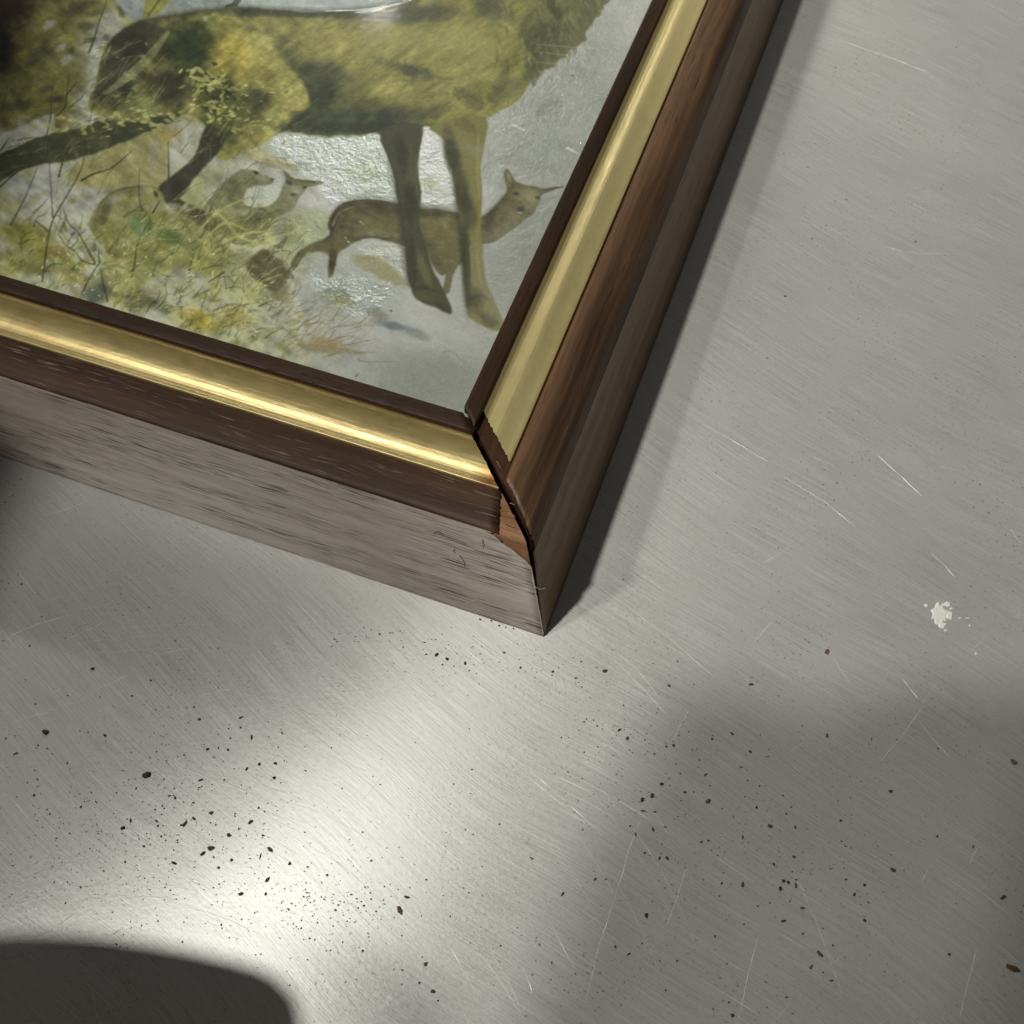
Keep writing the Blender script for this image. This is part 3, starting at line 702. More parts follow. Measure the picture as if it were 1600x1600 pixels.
    K.blob(728, 400, 9, 90, -.04, (72, 72, 56), .85, rag=.4); K.blob(736, 340, 12, 24, 0, (82, 80, 60), .7, rag=.5)
    K.blob(742, 468, 16, 22, -.1, (84, 84, 64), .85, rag=.5); K.blob(764, 502, 22, 10, .6, (80, 78, 64), .7, rag=1.2, sc=.08); K.line([(735, 385), (738, 425), (736, 440)], 4, (140, 134, 92), .6)
    K.blob(732, 196, 24, 9, .5, (100, 96, 64), .5, rag=2, sc=.08)
    K.line([(702, 215), (690, 208)], 6, (120, 120, 72), .6)
    for q in ([(606, 250), (618, 300), (626, 350), (632, 410), (640, 446)], [(696, 232), (708, 280), (716, 330), (722, 380), (727, 440), (730, 478)]):
        K.line(q, 9, (60, 60, 48), .45, taper=2, soft=9)
    K.line([(650, 240), (650, 280), (655, 320)], 4, (120, 120, 84), .4, taper=2); K.line([(748, 210), (746, 260), (749, 310)], 7, (156, 150, 96), .5, taper=2); K.line([(744, 380), (748, 420), (754, 450)], 5, (150, 146, 100), .5, taper=2)
    K.blob(640, 300, 10, 18, 0, (60, 62, 50), .6, rag=.5); K.blob(730, 318, 13, 16, 0, (66, 66, 52), .6, rag=.5); K.line([(650, 452), (664, 448), (680, 455)], 5, (64, 62, 50), .5, taper=2, soft=5); K.line([(732, 470), (750, 462), (764, 468)], 5, (64, 62, 50), .5, taper=2, soft=5)
    # hind leg
    K.poly([(322, 196), (352, 212), (335, 246), (318, 262), (296, 290), (276, 312), (254, 304), (247, 291), (284, 264), (306, 240)], (70, 70, 56), 5, 1, rag=2, foil=0)
    K.poly([(250, 300), (275, 308), (310, 325), (345, 335), (352, 352), (330, 362), (300, 345), (262, 322)], (74, 72, 58), 5, .95, rag=2.5)
    # ---- fawns
    K.poly([(138, 352), (150, 325), (166, 306), (192, 294), (232, 291), (250, 300), (262, 322), (300, 340), (285, 372), (230, 400), (190, 410), (160, 385)], (132, 132, 84), 8, .9, rag=4)
    K.line([(150, 335), (166, 308), (192, 295), (232, 291), (247, 296)], 3.0, (84, 84, 60), .55, taper=2, soft=2.5)
    K.blob(165, 330, 9, 26, .35, (92, 92, 68), .75, rag=.6); K.blob(152, 345, 10, 16, .5, (98, 98, 72), .6); K.blob(215, 310, 26, 9, -.1, (150, 146, 88), .6, rag=.7)
    K.blob(243, 303, 4, 8, -.5, (60, 60, 48), .85, rag=.3)
    K.poly([(318, 330), (334, 305), (352, 280), (372, 266), (392, 265), (412, 274), (428, 281), (420, 289), (394, 291), (383, 303), (381, 318), (404, 325), (432, 312), (443, 288), (452, 284), (480, 292), (470, 304), (462, 322), (448, 345), (428, 366), (395, 385), (350, 372)], (120, 122, 86), 5, .95, rag=2.5)
    K.poly([(437, 266), (450, 270), (462, 279), (506, 284), (490, 291), (470, 291), (447, 286)], (112, 112, 76), 3, .95); K.line([(440, 270), (462, 282), (503, 285)], 3, (82, 84, 60), .6, taper=2, soft=2)
    K.blob(400, 270, 6, 3, .5, (50, 52, 42), .9, rag=.3); K.blob(427, 280, 5, 2.4, -.4, (46, 48, 40), .9, rag=.3); K.blob(411, 280, 14, 5, .3, (146, 146, 112), .6, rag=.4)
    K.blob(452, 286, 6, 4, .5, (66, 68, 56), .8, rag=.3); K.blob(476, 293, 5, 2.5, -.3, (70, 70, 58), .8, rag=.3); K.blob(459, 304, 7, 3, .1, (66, 66, 56), .75, rag=.3)
    K.blob(465, 297, 10, 9, .2, (152, 152, 118), .5, rag=.4)
    K.blob(395, 345, 32, 17, -.3, (90, 94, 68), .75, rag=.7, sc=.09); K.blob(365, 300, 14, 20, .4, (98, 102, 70), .6, rag=.7)
    K.line([(383, 322), (405, 326), (430, 315), (440, 298)], 3, (74, 76, 58), .5, taper=2, soft=3)
    K.poly([(388, 296), (420, 291), (440, 286), (436, 306), (420, 322), (402, 324), (384, 316)], (170, 176, 160), 4, .9, foil=.5)
    K.poly([(345, 275), (375, 250), (420, 262), (440, 266), (446, 282), (430, 282), (408, 268), (380, 262), (350, 285)], (164, 168, 154), 5, .75, foil=.5)
    # ---- undergrowth
    for k in range(330):
        x = rng.uniform(-50, 470); y = rng.uniform(300, 560)
        if x > 300 and y < 330: continue
        c = [(150, 150, 88), (128, 132, 74), (164, 166, 138), (104, 108, 68), (156, 146, 76), (142, 150, 104), (170, 172, 156)][rng.integers(7)]
        K.blob(x, y, rng.uniform(6, 24), rng.uniform(4, 12), rng.uniform(-1, .2), c, rng.uniform(.2, .5), rag=.9, sc=.09)
    K.poly([(220, 360), (300, 345), (350, 370), (395, 400), (420, 440), (460, 470), (440, 492), (380, 470), (300, 470), (240, 450), (200, 420)], (134, 138, 86), 18, .55, rag=10)
    K.blob(222, 352, 26, 18, .2, (96, 128, 92), .7, rag=.8, sc=.09); K.blob(262, 368, 24, 14, .4, (84, 112, 72), .7, rag=.8, sc=.09); K.blob(245, 340, 22, 10, -.2, (150, 148, 82), .7, rag=.8, sc=.1)
    K.poly([(300, 400), (330, 368), (358, 392), (350, 420), (335, 438), (305, 425)], (152, 152, 96), 6, .8, rag=3)
    K.poly([(385, 415), (410, 390), (440, 408), (452, 435), (430, 452), (405, 440)], (92, 90, 66), 7, .85, rag=4); K.blob(440, 455, 16, 22, .2, (112, 110, 80), .75, rag=.7)
    K.poly([(228, 440), (275, 418), (318, 430), (330, 450), (290, 470), (250, 480), (226, 460)], (166, 168, 158), 9, .8, rag=5, foil=.7)
    K.poly([(395, 480), (440, 470), (470, 488), (440, 510), (405, 505)], (164, 168, 160), 8, .75, rag=5, foil=.7)
    K.blob(150, 460, 26, 24, -.2, (86, 98, 94), .8, rag=.7); K.blob(215, 465, 20, 18, 0, (92, 94, 72), .7, rag=.8); K.blob(250, 478, 30, 10, .3, (100, 108, 86), .8, rag=.7)
    K.blob(310, 500, 42, 20, .2, (160, 146, 62), .9, rag=.7, sc=.09, foil=.5); K.blob(370, 498, 34, 20, .1, (150, 138, 76), .7, rag=.8, foil=.5); K.blob(300, 525, 40, 8, .25, (120, 116, 74), .6, rag=.7)
    K.blob(90, 395, 30, 16, .2, (150, 136, 82), .7, rag=.9, sc=.1, foil=.6); K.blob(110, 420, 30, 18, .1, (148, 142, 86), .7, rag=.9, sc=.1, foil=.7); K.blob(40, 370, 40, 26, .1, (136, 134, 66), .75, rag=.8)
    K.blob(40, 410, 46, 22, .2, (124, 122, 70), .7, rag=.7); K.blob(130, 440, 24, 10, .3, (160, 150, 92), .6, rag=.8, foil=.8)
    twigs = [[(170, -5), (155, 30), (147, 60), (140, 82)], [(85, 122), (80, 155), (80, 178), (72, 215), (69, 242)], [(108, 117), (104, 150), (102, 168), (88, 182)], [(119, 128), (105, 148)], [(132, 148), (108, 170)],
             [(9, 145), (3, 170)], [(14, 216), (2, 236)], [(150, 150), (140, 190), (132, 240), (128, 265), (108, 300), (86, 338), (76, 370), (66, 440)], [(78, 245), (80, 290), (82, 330), (84, 342)], [(58, 262), (40, 310), (18, 352)], [(60, 258), (30, 268), (0, 292)],
             [(204, 236), (176, 262), (148, 272), (128, 283)], [(262, 222), (264, 278)], [(217, 265), (217, 310), (222, 330)], [(55, 345), (76, 362)], [(100, 330), (108, 350), (122, 365), (136, 388), (148, 410)], [(90, 367), (104, 384), (118, 395), (130, 408), (150, 414)],
             [(154, 412), (138, 440), (128, 462)], [(156, 418), (162, 445), (168, 470)], [(236, 342), (216, 380), (208, 420), (204, 432)], [(302, 395), (296, 425)], [(325, 440), (350, 425)], [(100, 245), (92, 275)], [(250, 310), (240, 332)], [(155, 390), (156, 410)]]
    for t in twigs:
        x0, y0 = t[0]; w = 2.2 + rng.random() * 1.6
        K.line([(x + rng.normal(0, .6), y + rng.normal(0, .6)) for x, y in t][::-1], w * 1.0, (66, 70, 50), .8)
        K.line([(x + 1.3, y) for x, y in t][::-1], w * .4, (118, 120, 88), .4)
    def grass(n, x0, x1, y0, y1, a0, da, L0, L1, cols, w=1.6, al=.6, foil=None):
        for k in range(n):
            x, y = rng.uniform(x0, x1), rng.uniform(y0, y1); a = rng.normal(a0, da); L = rng.uniform(L0, L1); b = rng.normal(0, .22)
            c = cols[rng.integers(len(cols))]
            K.line([(x, y), (x + .55 * L * math.cos(a), y + .55 * L * math.sin(a)), (x + L * math.cos(a + b), y + L * math.sin(a + b))], rng.uniform(.8, 1.4) * w, c, al, foil=foil)
    lt = [(172, 172, 116), (158, 160, 96), (184, 184, 138)]; dk = [(78, 82, 56), (94, 96, 62), (66, 70, 48)]
    grass(90, 20, 470, 330, 530, -.9, .5, 8, 34, dk, 3.4, .42); grass(110, 20, 470, 330, 530, -.8, .5, 8, 40, [(140, 142, 74), (120, 126, 66), (108, 112, 66)], 4.0, .45)
    grass(150, 190, 480, 330, 530, -.65, .35, 14, 60, lt, 1.4); grass(120, 150, 470, 340, 530, -.8, .45, 10, 40, dk, 1.5, .5)
    grass(80, 0, 200, 380, 490, -1.0, .5, 8, 34, [(156, 150, 70), (132, 132, 66), (168, 166, 110)], 2.4, .55)
    grass(40, 270, 400, 200, 340, -.85, .25, 20, 70, [(140, 142, 84), (158, 156, 98), (84, 90, 54)], 1.6, .55)
    grass(40, 80, 170, 235, 340, -1.1, .3, 15, 50, [(104, 104, 66), (140, 138, 88)], 1.2, .5); grass(60, 0, 200, 370, 480, -.9, .6, 8, 30, lt + dk, 1.3, .45)
    for s_ in [[(270, 345), (300, 310), (330, 280), (352, 262)], [(262, 350), (285, 325), (312, 288)], [(310, 362), (335, 335), (365, 318), (400, 305)], [(320, 372), (352, 348), (385, 360)], [(330, 320), (352, 345), (378, 372), (420, 378)], [(340, 380), (385, 365), (412, 362)], [(360, 480), (400, 445), (440, 428)], [(290, 330), (325, 316)], [(372, 385), (430, 378)], [(300, 372), (345, 322)]]:
        K.line(s_, 4.2, (156, 158, 108), .75, taper=2)
    grass(60, 440, 560, 500, 560, -.45, .25, 18, 60, [(140, 122, 84), (120, 106, 72), (160, 150, 112)], 1.5, .6)
    grass(22, 420, 520, 455, 500, -.5, .2, 20, 60, [(110, 112, 84), (130, 128, 92)], 1.4, .5)
    K.blob(505, 535, 34, 10, .1, (156, 136, 90), .6, rag=.9, sc=.12); K.blob(520, 540, 14, 12, .4, (146, 120, 78), .5, rag=.8); K.poly([(470, 535), (540, 545), (570, 552), (520, 552), (470, 545)], (140, 128, 88), 5, .6, rag=3)
    K.blob(520, 462, 30, 14, .1, (138, 148, 124), .7, rag=.8); K.blob(540, 470, 28, 8, .3, (150, 152, 104), .6, rag=.7)
    K.blob(590, 490, 22, 8, .4, (128, 128, 106), .7, rag=.8, sc=.1); K.blob(612, 508, 30, 7, .25, (104, 116, 122), .85, rag=.7, sc=.09); K.blob(650, 520, 30, 8, .4, (128, 136, 132), .7, rag=.8)
    K.line([(560, 560), (562, 563), (580, 565), (618, 564)], 2.2, (110, 106, 86), .7); K.line([(556, 588), (560, 582)], 2.0, (70, 68, 60), .9)
    K.blob(611, 485, 1.6, 1.6, 0, (40, 38, 34), 1, rag=0); K.line([(690, 550), (705, 548), (720, 562), (735, 572)], 2.6, (136, 136, 116), .6)
    K.blob(690, 610, 150, 70, .3, (138, 141, 134), .75, rag=.5); K.blob(830, 430, 90, 120, .3, (146, 148, 140), .5, rag=.5)
    K.blob(855, 165, 26, 16, -.3, (140, 138, 130), .55, rag=1.6, sc=.25); K.blob(895, 118, 3, 2, 0, (110, 108, 98), .9, rag=.1)
    K.blob(800, 250, 90, 12, .25, (150, 151, 142), .6, rag=.7); K.blob(850, 395, 60, 14, .1, (146, 147, 136), .5, rag=.8)
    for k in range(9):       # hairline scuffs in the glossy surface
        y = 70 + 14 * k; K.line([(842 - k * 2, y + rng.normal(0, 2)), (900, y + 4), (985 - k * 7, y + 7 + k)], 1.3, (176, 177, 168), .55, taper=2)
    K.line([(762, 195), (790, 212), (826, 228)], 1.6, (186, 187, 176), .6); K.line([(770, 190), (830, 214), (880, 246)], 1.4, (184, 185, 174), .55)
    K.line([(802, 196), (819, 204)], 2.6, (246, 246, 238), .95); K.line([(886, 231), (904, 240)], 2.8, (246, 246, 238), .95)  # two glints painted as bright strokes
    # ---- leaves over the haunch and along the log
    def leaves(n, cx, cy, sx, sy, cols, r=(2, 6)):
        for k in range(n):
            x, y = rng.normal(cx, sx), rng.normal(cy, sy); L = rng.uniform(*r)
            K.blob(x, y, L, L * rng.uniform(.3, .55), rng.normal(.1, .6), cols[rng.integers(len(cols))], .9, rag=.35, sc=.2, hard=2)
    yl = [(160, 162, 92), (140, 146, 74), (172, 172, 108), (124, 132, 66)]
    K.blob(340, 142, 36, 34, 0, (50, 58, 38), .75, rag=.9, sc=.1)
    leaves(46, 328, 128, 22, 9, yl, (3, 8)); leaves(34, 345, 138, 12, 16, [(132, 138, 74), (60, 70, 42), (150, 154, 86)], (2, 6)); leaves(56, 342, 170, 18, 9, yl, (2, 5)); leaves(26, 400, 195, 26, 8, yl, (2, 5)); leaves(22, 405, 140, 26, 8, yl, (2, 4))
    leaves(26, 240, 180, 30, 8, [(162, 162, 110), (146, 150, 90)], (3, 7)); leaves(24, 200, 192, 38, 10, [(150, 154, 92), (130, 134, 74)], (3, 7)); leaves(16, 120, 195, 30, 8, yl, (3, 8)); leaves(24, 215, 130, 22, 40, [(132, 138, 84), (120, 128, 74)], (2, 7))
    grass(40, 160, 260, 60, 175, 2.3, .3, 12, 60, [(140, 146, 96), (122, 130, 84), (156, 160, 120)], 1.6, .45)
    K.line([(262, 50), (235, 85), (205, 115), (165, 145)], 15, (142, 146, 98), .55, taper=2)
    grass(60, 320, 470, 120, 235, -.75, .25, 15, 50, [(140, 144, 78), (110, 116, 62), (156, 156, 90)], 1.4, .45)
    K.blob(321, 28, 5, 5, 0, (150, 154, 132), .8, rag=.1)
    t1 = FB(X, Y, .13, 4, .35, .7); t2 = FB(X, Y, .05, 4)
    lm = np.clip((600 - X) / 200, 0, 1)
    K.c *= 1 + (lm * ((t1 - .5) * .30 + (t2 - .5) * .34))[..., None]
    for k in range(150):      # tiny bright flecks, foil glints painted into the colour
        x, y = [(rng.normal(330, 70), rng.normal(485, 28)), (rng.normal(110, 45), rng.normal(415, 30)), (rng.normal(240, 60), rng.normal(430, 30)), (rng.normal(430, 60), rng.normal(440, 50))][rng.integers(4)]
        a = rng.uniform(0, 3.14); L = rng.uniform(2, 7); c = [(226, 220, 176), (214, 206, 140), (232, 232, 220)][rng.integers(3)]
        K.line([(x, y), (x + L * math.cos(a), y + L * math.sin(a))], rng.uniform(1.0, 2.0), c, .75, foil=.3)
    w = np.clip((1000 - X) / 500, .25, 1)[..., None]
    lum = K.c.mean(2, keepdims=True); K.c = K.c + (lum - 132) * .24 * w; K.c = K.c + (K.c.mean(2, keepdims=True) - K.c) * .10 + np.array([0, 0, -3])
    gz = (np.clip((500 - X) / 90, 0, 1) * np.clip((Y - 300) / 70, 0, 1))[..., None]
    K.c = K.c * (1 + gz * np.array([.04, .04, -.03]))
    # overall print grain and slight fading
    K.c += (FB(X, Y, .35, 2)[..., None] - .5) * 14 + rng.normal(0, 2.2, K.c.shape)
    return K

def build_print(K):
    Z = 25.7
    # pane coordinates: dense where the picture is close to the viewer's corner, coarse far away
    def axis(a, b, c, n1, n2): return np.concatenate([np.linspace(a, b, n1), np.linspace(b, c, n2)[1:]])
    xs = -axis(20.5, 190.0, FW - 20.5, 820, 40)[::-1]
    ys = axis(20.5, 165.0, FH - 20.5, 660, 40)
    gx, gy = np.meshgrid(xs, ys)
    P = np.stack([gx.ravel(), gy.ravel(), np.full(gx.size, Z)], 1)
    q = (P - CAM) @ RC.T
    u = q[:, 0] / q[:, 2] * FPX + 800; v = q[:, 1] / q[:, 2] * FPX + 800
    U = np.clip(u - PX0 - .5, 0, PWD - 1.001); V = np.clip(v - PY0 - .5, 0, PHT - 1.001)
    i, j = U.astype(int), V.astype(int); fx, fy = (U - i)[:, None], (V - j)[:, None]
    S = lambda A: (A[j, i] * (1 - fx) + A[j, i + 1] * fx) * (1 - fy) + (A[j + 1, i] * (1 - fx) + A[j + 1, i + 1] * fx) * fy
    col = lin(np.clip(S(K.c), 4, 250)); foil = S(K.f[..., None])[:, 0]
    # the sheet is not perfectly flat
    z = Z + .12 * np.sin(gx.ravel() * .045 + 1) * np.sin(gy.ravel() * .05) + .05 * np.sin(gx.ravel() * .13 + gy.ravel() * .09)
    P[:, 2] = z
    ny, nx = gx.shape; a = (np.arange(ny - 1)[:, None] * nx + np.arange(nx - 1)).ravel()
    me = mesh_np('print', P, np.stack([a, a + 1, a + nx + 1, a + nx], 1))
    ca = me.color_attributes.new('paint', 'FLOAT_COLOR', 'POINT')
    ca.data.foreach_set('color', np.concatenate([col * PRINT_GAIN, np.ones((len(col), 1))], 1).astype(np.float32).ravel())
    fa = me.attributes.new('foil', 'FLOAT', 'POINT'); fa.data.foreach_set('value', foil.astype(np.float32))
    o = link('print', me, frame, print_mat())
    o['label'] = 'embossed foil print of a stag, a doe and fawns in snow'
    # backing board
    v = [(x, y, h) for h in (24.4, 20.4) for x, y in ((-18.5, 18.5), (-FW + 18.5, 18.5), (-FW + 18.5, FH - 18.5), (-18.5, FH - 18.5))]
    b = link('backing_board', mesh_np('backing_board', v, [(0, 3, 2, 1), (4, 5, 6, 7), (0, 1, 5, 4), (1, 2, 6, 5), (2, 3, 7, 6), (3, 0, 4, 7)], smooth=False), frame, plain('hardboard', (.16, .10, .06), .8))
    return o
PRINT_GAIN = 2.0
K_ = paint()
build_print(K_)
# ------------------------------------------------------------------ crumbs and flakes on the sheet
crumb_dark = [plain('dark_wood_crumb', (.055, .032, .019), .8, var=.7), plain('brown_wood_crumb', (.11, .058, .030), .8, var=.6), plain('grey_dust_crumb', (.07, .062, .05), .8, var=.4)]
flake_mats = [plain('veneer_flake', (.075, .028, .016), .65, var=.5), plain('tan_flake', (.14, .085, .05), .7, var=.4)]
def crumb_mesh(name, seed, flat, elong):
    r = random.Random(seed); bm = bmesh.new(); bmesh.ops.create_icosphere(bm, subdivisions=1, radius=.5 * MM)
    for v in bm.verts:
        k = r.uniform(.4, 1.3); v.co *= k; v.co.x *= elong; v.co.z *= flat
    zmin = min(v.co.z for v in bm.verts)
    for v in bm.verts: v.co.z = max(v.co.z - zmin - .06 * MM, 0)
    me = bpy.data.meshes.new(name); bm.to_mesh(me); bm.free(); return me
crumb_meshes = []
for k in range(9):
    me = crumb_mesh('crumb', 30 + k, [.5, .65, .8][k % 3], [1.0, 1.2, 1.5, 1.1][k % 4]); me.materials.append(crumb_dark[[0, 1, 1, 0, 1, 0, 1, 2, 1][k]]); crumb_meshes.append(me)
def flake_mesh(seed):
    r = random.Random(seed); n = r.choice([5, 6, 7]); bm = bmesh.new(); lo, hi = [], []
    for i in range(n):
        a = 2 * math.pi * i / n + r.uniform(-.25, .25); q = r.uniform(.34, .62)
        x, y = q * math.cos(a) * 1.25 * MM, q * math.sin(a) * .85 * MM
        lo.append(bm.verts.new((x, y, .0))); hi.append(bm.verts.new((x * .95, y * .95, (.16 + r.uniform(0, .14)) * MM)))
    bm.faces.new(hi); bm.faces.new(lo[::-1])
    for i in range(n): bm.faces.new((lo[i], lo[(i + 1) % n], hi[(i + 1) % n], hi[i]))
    me = bpy.data.meshes.new('flake'); bm.to_mesh(me); bm.free(); return me
flake_meshes = []
for k in range(6):
    me = flake_mesh(90 + k); me.materials.append(flake_mats[0]); flake_meshes.append(me)
tan_meshes = []
for k in range(2):
    me = flake_mesh(190 + k); me.materials.append(flake_mats[1]); tan_meshes.append(me)

def zone(u, v):
    if (abs(u - 1470) < 150 and abs(v - 960) < 130): return 'near the white paint splatter'
    if v > 1120 and u > 960: return 'in the soft shadow on the metal sheet'
    if v < 1090 and 560 < u < 1200: return 'close to the cracked frame corner'
    if u > 960: return 'on the bare metal beyond the frame'
    if u < 350 and v < 1180: return 'on the dull metal along the long front rail'
    return 'in the bright shiny patch of metal'
def crumb(u, v, size, kind='c'):
    x, y, _ = hit(u, v); zn = zone(u, v); big = 'coarse' if size >= 8 else 'tiny'
    if kind == 'c':
        o = link('wood_crumb', random.choice(crumb_meshes)); tag(o, big + ' dark wood crumb ' + zn, 'crumb', big + ' dark crumbs ' + zn)
    elif kind == 'b':
        o = link('veneer_flake', random.choice(flake_meshes)); tag(o, 'reddish brown veneer flake ' + zn, 'wood flake', 'reddish veneer flakes ' + zn)
    else:
        o = link('wood_chip', random.choice(tan_meshes)); tag(o, 'flat tan wood chip ' + zn, 'wood chip', 'tan wood chips ' + zn)
    o.location = (x * MM, y * MM, .00001); o.rotation_euler = (0, 0, random.uniform(0, 6.28))
    s = size * .074 * random.uniform(.75, 1.2); o.scale = (s * random.uniform(.9, 1.25), s * random.uniform(.7, 1.1), s * random.uniform(.7, 1.1))
C1 = [(108,42),(190,90,4),(208,205),(18,323),(148,350),(328,312,4),(463,465,10),(128,520,4),(753,523),(178,640,6),(500,605,4),(660,600,5),(970,655),(997,718,7),(1205,708,10,'b'),(1203,757),(1257,808,7),(1410,785,6),(1342,730,4),(228,783,12),(525,797,7),(400,775,4),(30,813,6),(75,800,4),(78,888,6),(237,863,6),(190,847,4),(1037,867,8),(1092,860,7),(1140,870,7),(1297,940,7),(1233,965),(1377,937,5),(1370,1010,9),(1527,973),(337,935,4),(735,998,13),(680,1063,8),(1003,1020,7),(1007,1053,6),(187,1017,4),(170,1097,6),(235,1168,5),(250,1190,4),(405,1155,6),(848,1100,8),(876,1110,10,'b'),(967,1135),(870,1160),(812,1150),(1293,1160,8),(1055,1185,11,'b'),(970,1213,8,'b'),(925,1240,10,'b'),(905,1246,6),(615,1262,10),(653,1223,7),(783,1225,9,'b'),(790,1250),(1253,1230,7),(1195,1268,5),(695,1315,6),(1145,1297,8),(1315,1297,9),(1350,1367,11,'b'),(1303,1400,6),(1055,1362,14,'b'),(1015,1388,8),(1157,1420,8),(870,1435,7),(625,1430,7),(1093,1460,8),(1448,1438,6),(1120,1527,5),(1335,1520,13,'b'),(1205,1590,9),(1530,1535,5),(1328,1590,6)]
C2 = [(170,12,4),(103,340,9,'b'),(275,313,4),(362,306,4),(332,392,8,'b'),(625,387,9,'b'),(897,270,13,'t'),(170,462),(155,550,8,'b'),(183,580,8),(75,537,5),(348,605,7),(322,610,6),(280,636,6),(43,655,4),(78,610,4),(557,563,8),(485,583,5),(808,535,5),(897,570,7),(1055,583,5),(622,627,5),(687,620,4),(685,645,4),(1563,665,15,'t'),(463,710,7),(590,683,5),(1123,770,9),(305,743,8),(235,800,12),(270,785,9),(388,773,8),(472,805,10),(240,840,6),(282,843,5),(655,750,5),(675,750,3),(738,785,6),(768,825,6),(750,850,5),(645,827,7),(693,893,12),(945,873,6),(948,948,4),(595,933,6),(783,898,5,'b'),(1290,930,5),(448,950,6),(193,893,4),(213,922,6),(275,905,6),(325,1008,8),(297,1008,6),(245,990,5),(505,998,5),(777,1003,6),(705,1030,6),(740,1090,7),(785,1085,6),(785,1105,6),(728,1117,8),(757,1095,6),(595,1102,11),(520,1098,6),(512,1143,4),(1132,1050,8),(1125,995,4),(963,1083,7),(1030,1105,7),(993,1138,8),(1043,1167,7),(1030,1230,8),(740,1233,9),(808,1187,6),(250,1213,11),(495,1288,6),(808,1278,6),(917,1320,6),(871,1350,8),(840,1397,8),(912,1445,6),(1523,1147,9),(1330,1352,11),(1560,1402,15),(140,1325,6),(187,1350,5),(235,1312,4),(538,1385,4),(545,1523,6),(490,1547,5),(557,1570,13),(320,1480,5),(752,1505,5),(108,1083,5),(68,1083,6),(1418,967,5),(360,1375,4)]
C4 = [(475,100,5),(415,75,4),(515,97,4),(695,180,8),(735,197,7),(805,213,8),(655,178,5),(1017,230,6),(1140,245,5),(955,172,5),(858,293,4),(1230,270,5),(580,1112,8,'b'),(553,1162,14,'b'),(410,863,5),(443,972,5),(130,983,6),(273,1028,7),(195,1095,5),(550,920,4),(655,1045,4),(760,678,5),(820,465,4),(1092,498,3),(805,853,3),(1060,963,8,'t'),(1257,853,5),(1440,838,5),(1178,1100,10),(1303,1043,7),(1345,1043,5),(1137,1365,6),(1090,1295,6),(940,1300,5),(652,1370,9,'b'),(628,1443,8),(680,1475,10),(700,1510,6),(530,1390,4),(563,1393,4),(290,538,5),(415,1145,7),(450,648,4),(862,45,8),(905,50,6),(935,68,6),(960,75,5),(990,80,5)]
C6 = [(860,833,4),(1148,1008,5),(605,1235,5),(1318,198,4)]
for lst, (ox, oy), sc in ((C1, (0, 900), 3.2), (C2, (900, 900), 2.2857), (C4, (400, 950), 2.4617), (C6, (1000, 0), 2.667)):
    for e in lst: crumb(ox + e[0] / sc, oy + e[1] / sc, e[2] if len(e) > 2 else 5, e[3] if len(e) > 3 else 'c')

# fine sanding dust: far too many grains to count
def dust():
    V, F = [], []
    cl = [(280, 1270, 130, 70, 420), (120, 1340, 110, 60, 260), (420, 1400, 130, 70, 330), (690, 1030, 45, 16, 90), (600, 995, 60, 12, 60), (560, 1440, 60, 40, 80), (1050, 1220, 70, 50, 130), (1230, 1380, 70, 60, 60), (860, 1050, 70, 20, 50), (500, 1420, 60, 20, 90), (800, 1250, 400, 200, 160), (960, 1140, 40, 15, 40)]
    for cx, cy, sx, sy, n in cl:
        for k in range(int(n * .75)):
            u, v = rng.normal(cx, sx), rng.normal(cy, sy)
            x, y, _ = hit(u, v)
            if x < 1.5 and y > -1.5: continue
            r = .118 * rng.uniform(.5, 1.7) * (1.4 if rng.random() < .12 else 1); a = rng.uniform(0, 6.28); e = rng.uniform(.4, 1.0); b = len(V)
            for q in range(4):
                t = a + q * 1.571 + rng.normal(0, .2); V.append((x + r * math.cos(t), y + r * e * math.sin(t), .003))
            V.append((x, y, .003 + r * .6))
            F += [(b, b + 1, b + 4), (b + 1, b + 2, b + 4), (b + 2, b + 3, b + 4), (b + 3, b, b + 4)]
    o = link('wood_dust', mesh_np('wood_dust', V, F, smooth=False), None, plain('wood_dust', (.055, .042, .032), .85, var=.6, scale=400))
    tag(o, 'fine brown wood dust sprinkled over the brushed metal sheet', 'wood dust', kind='stuff')
dust()

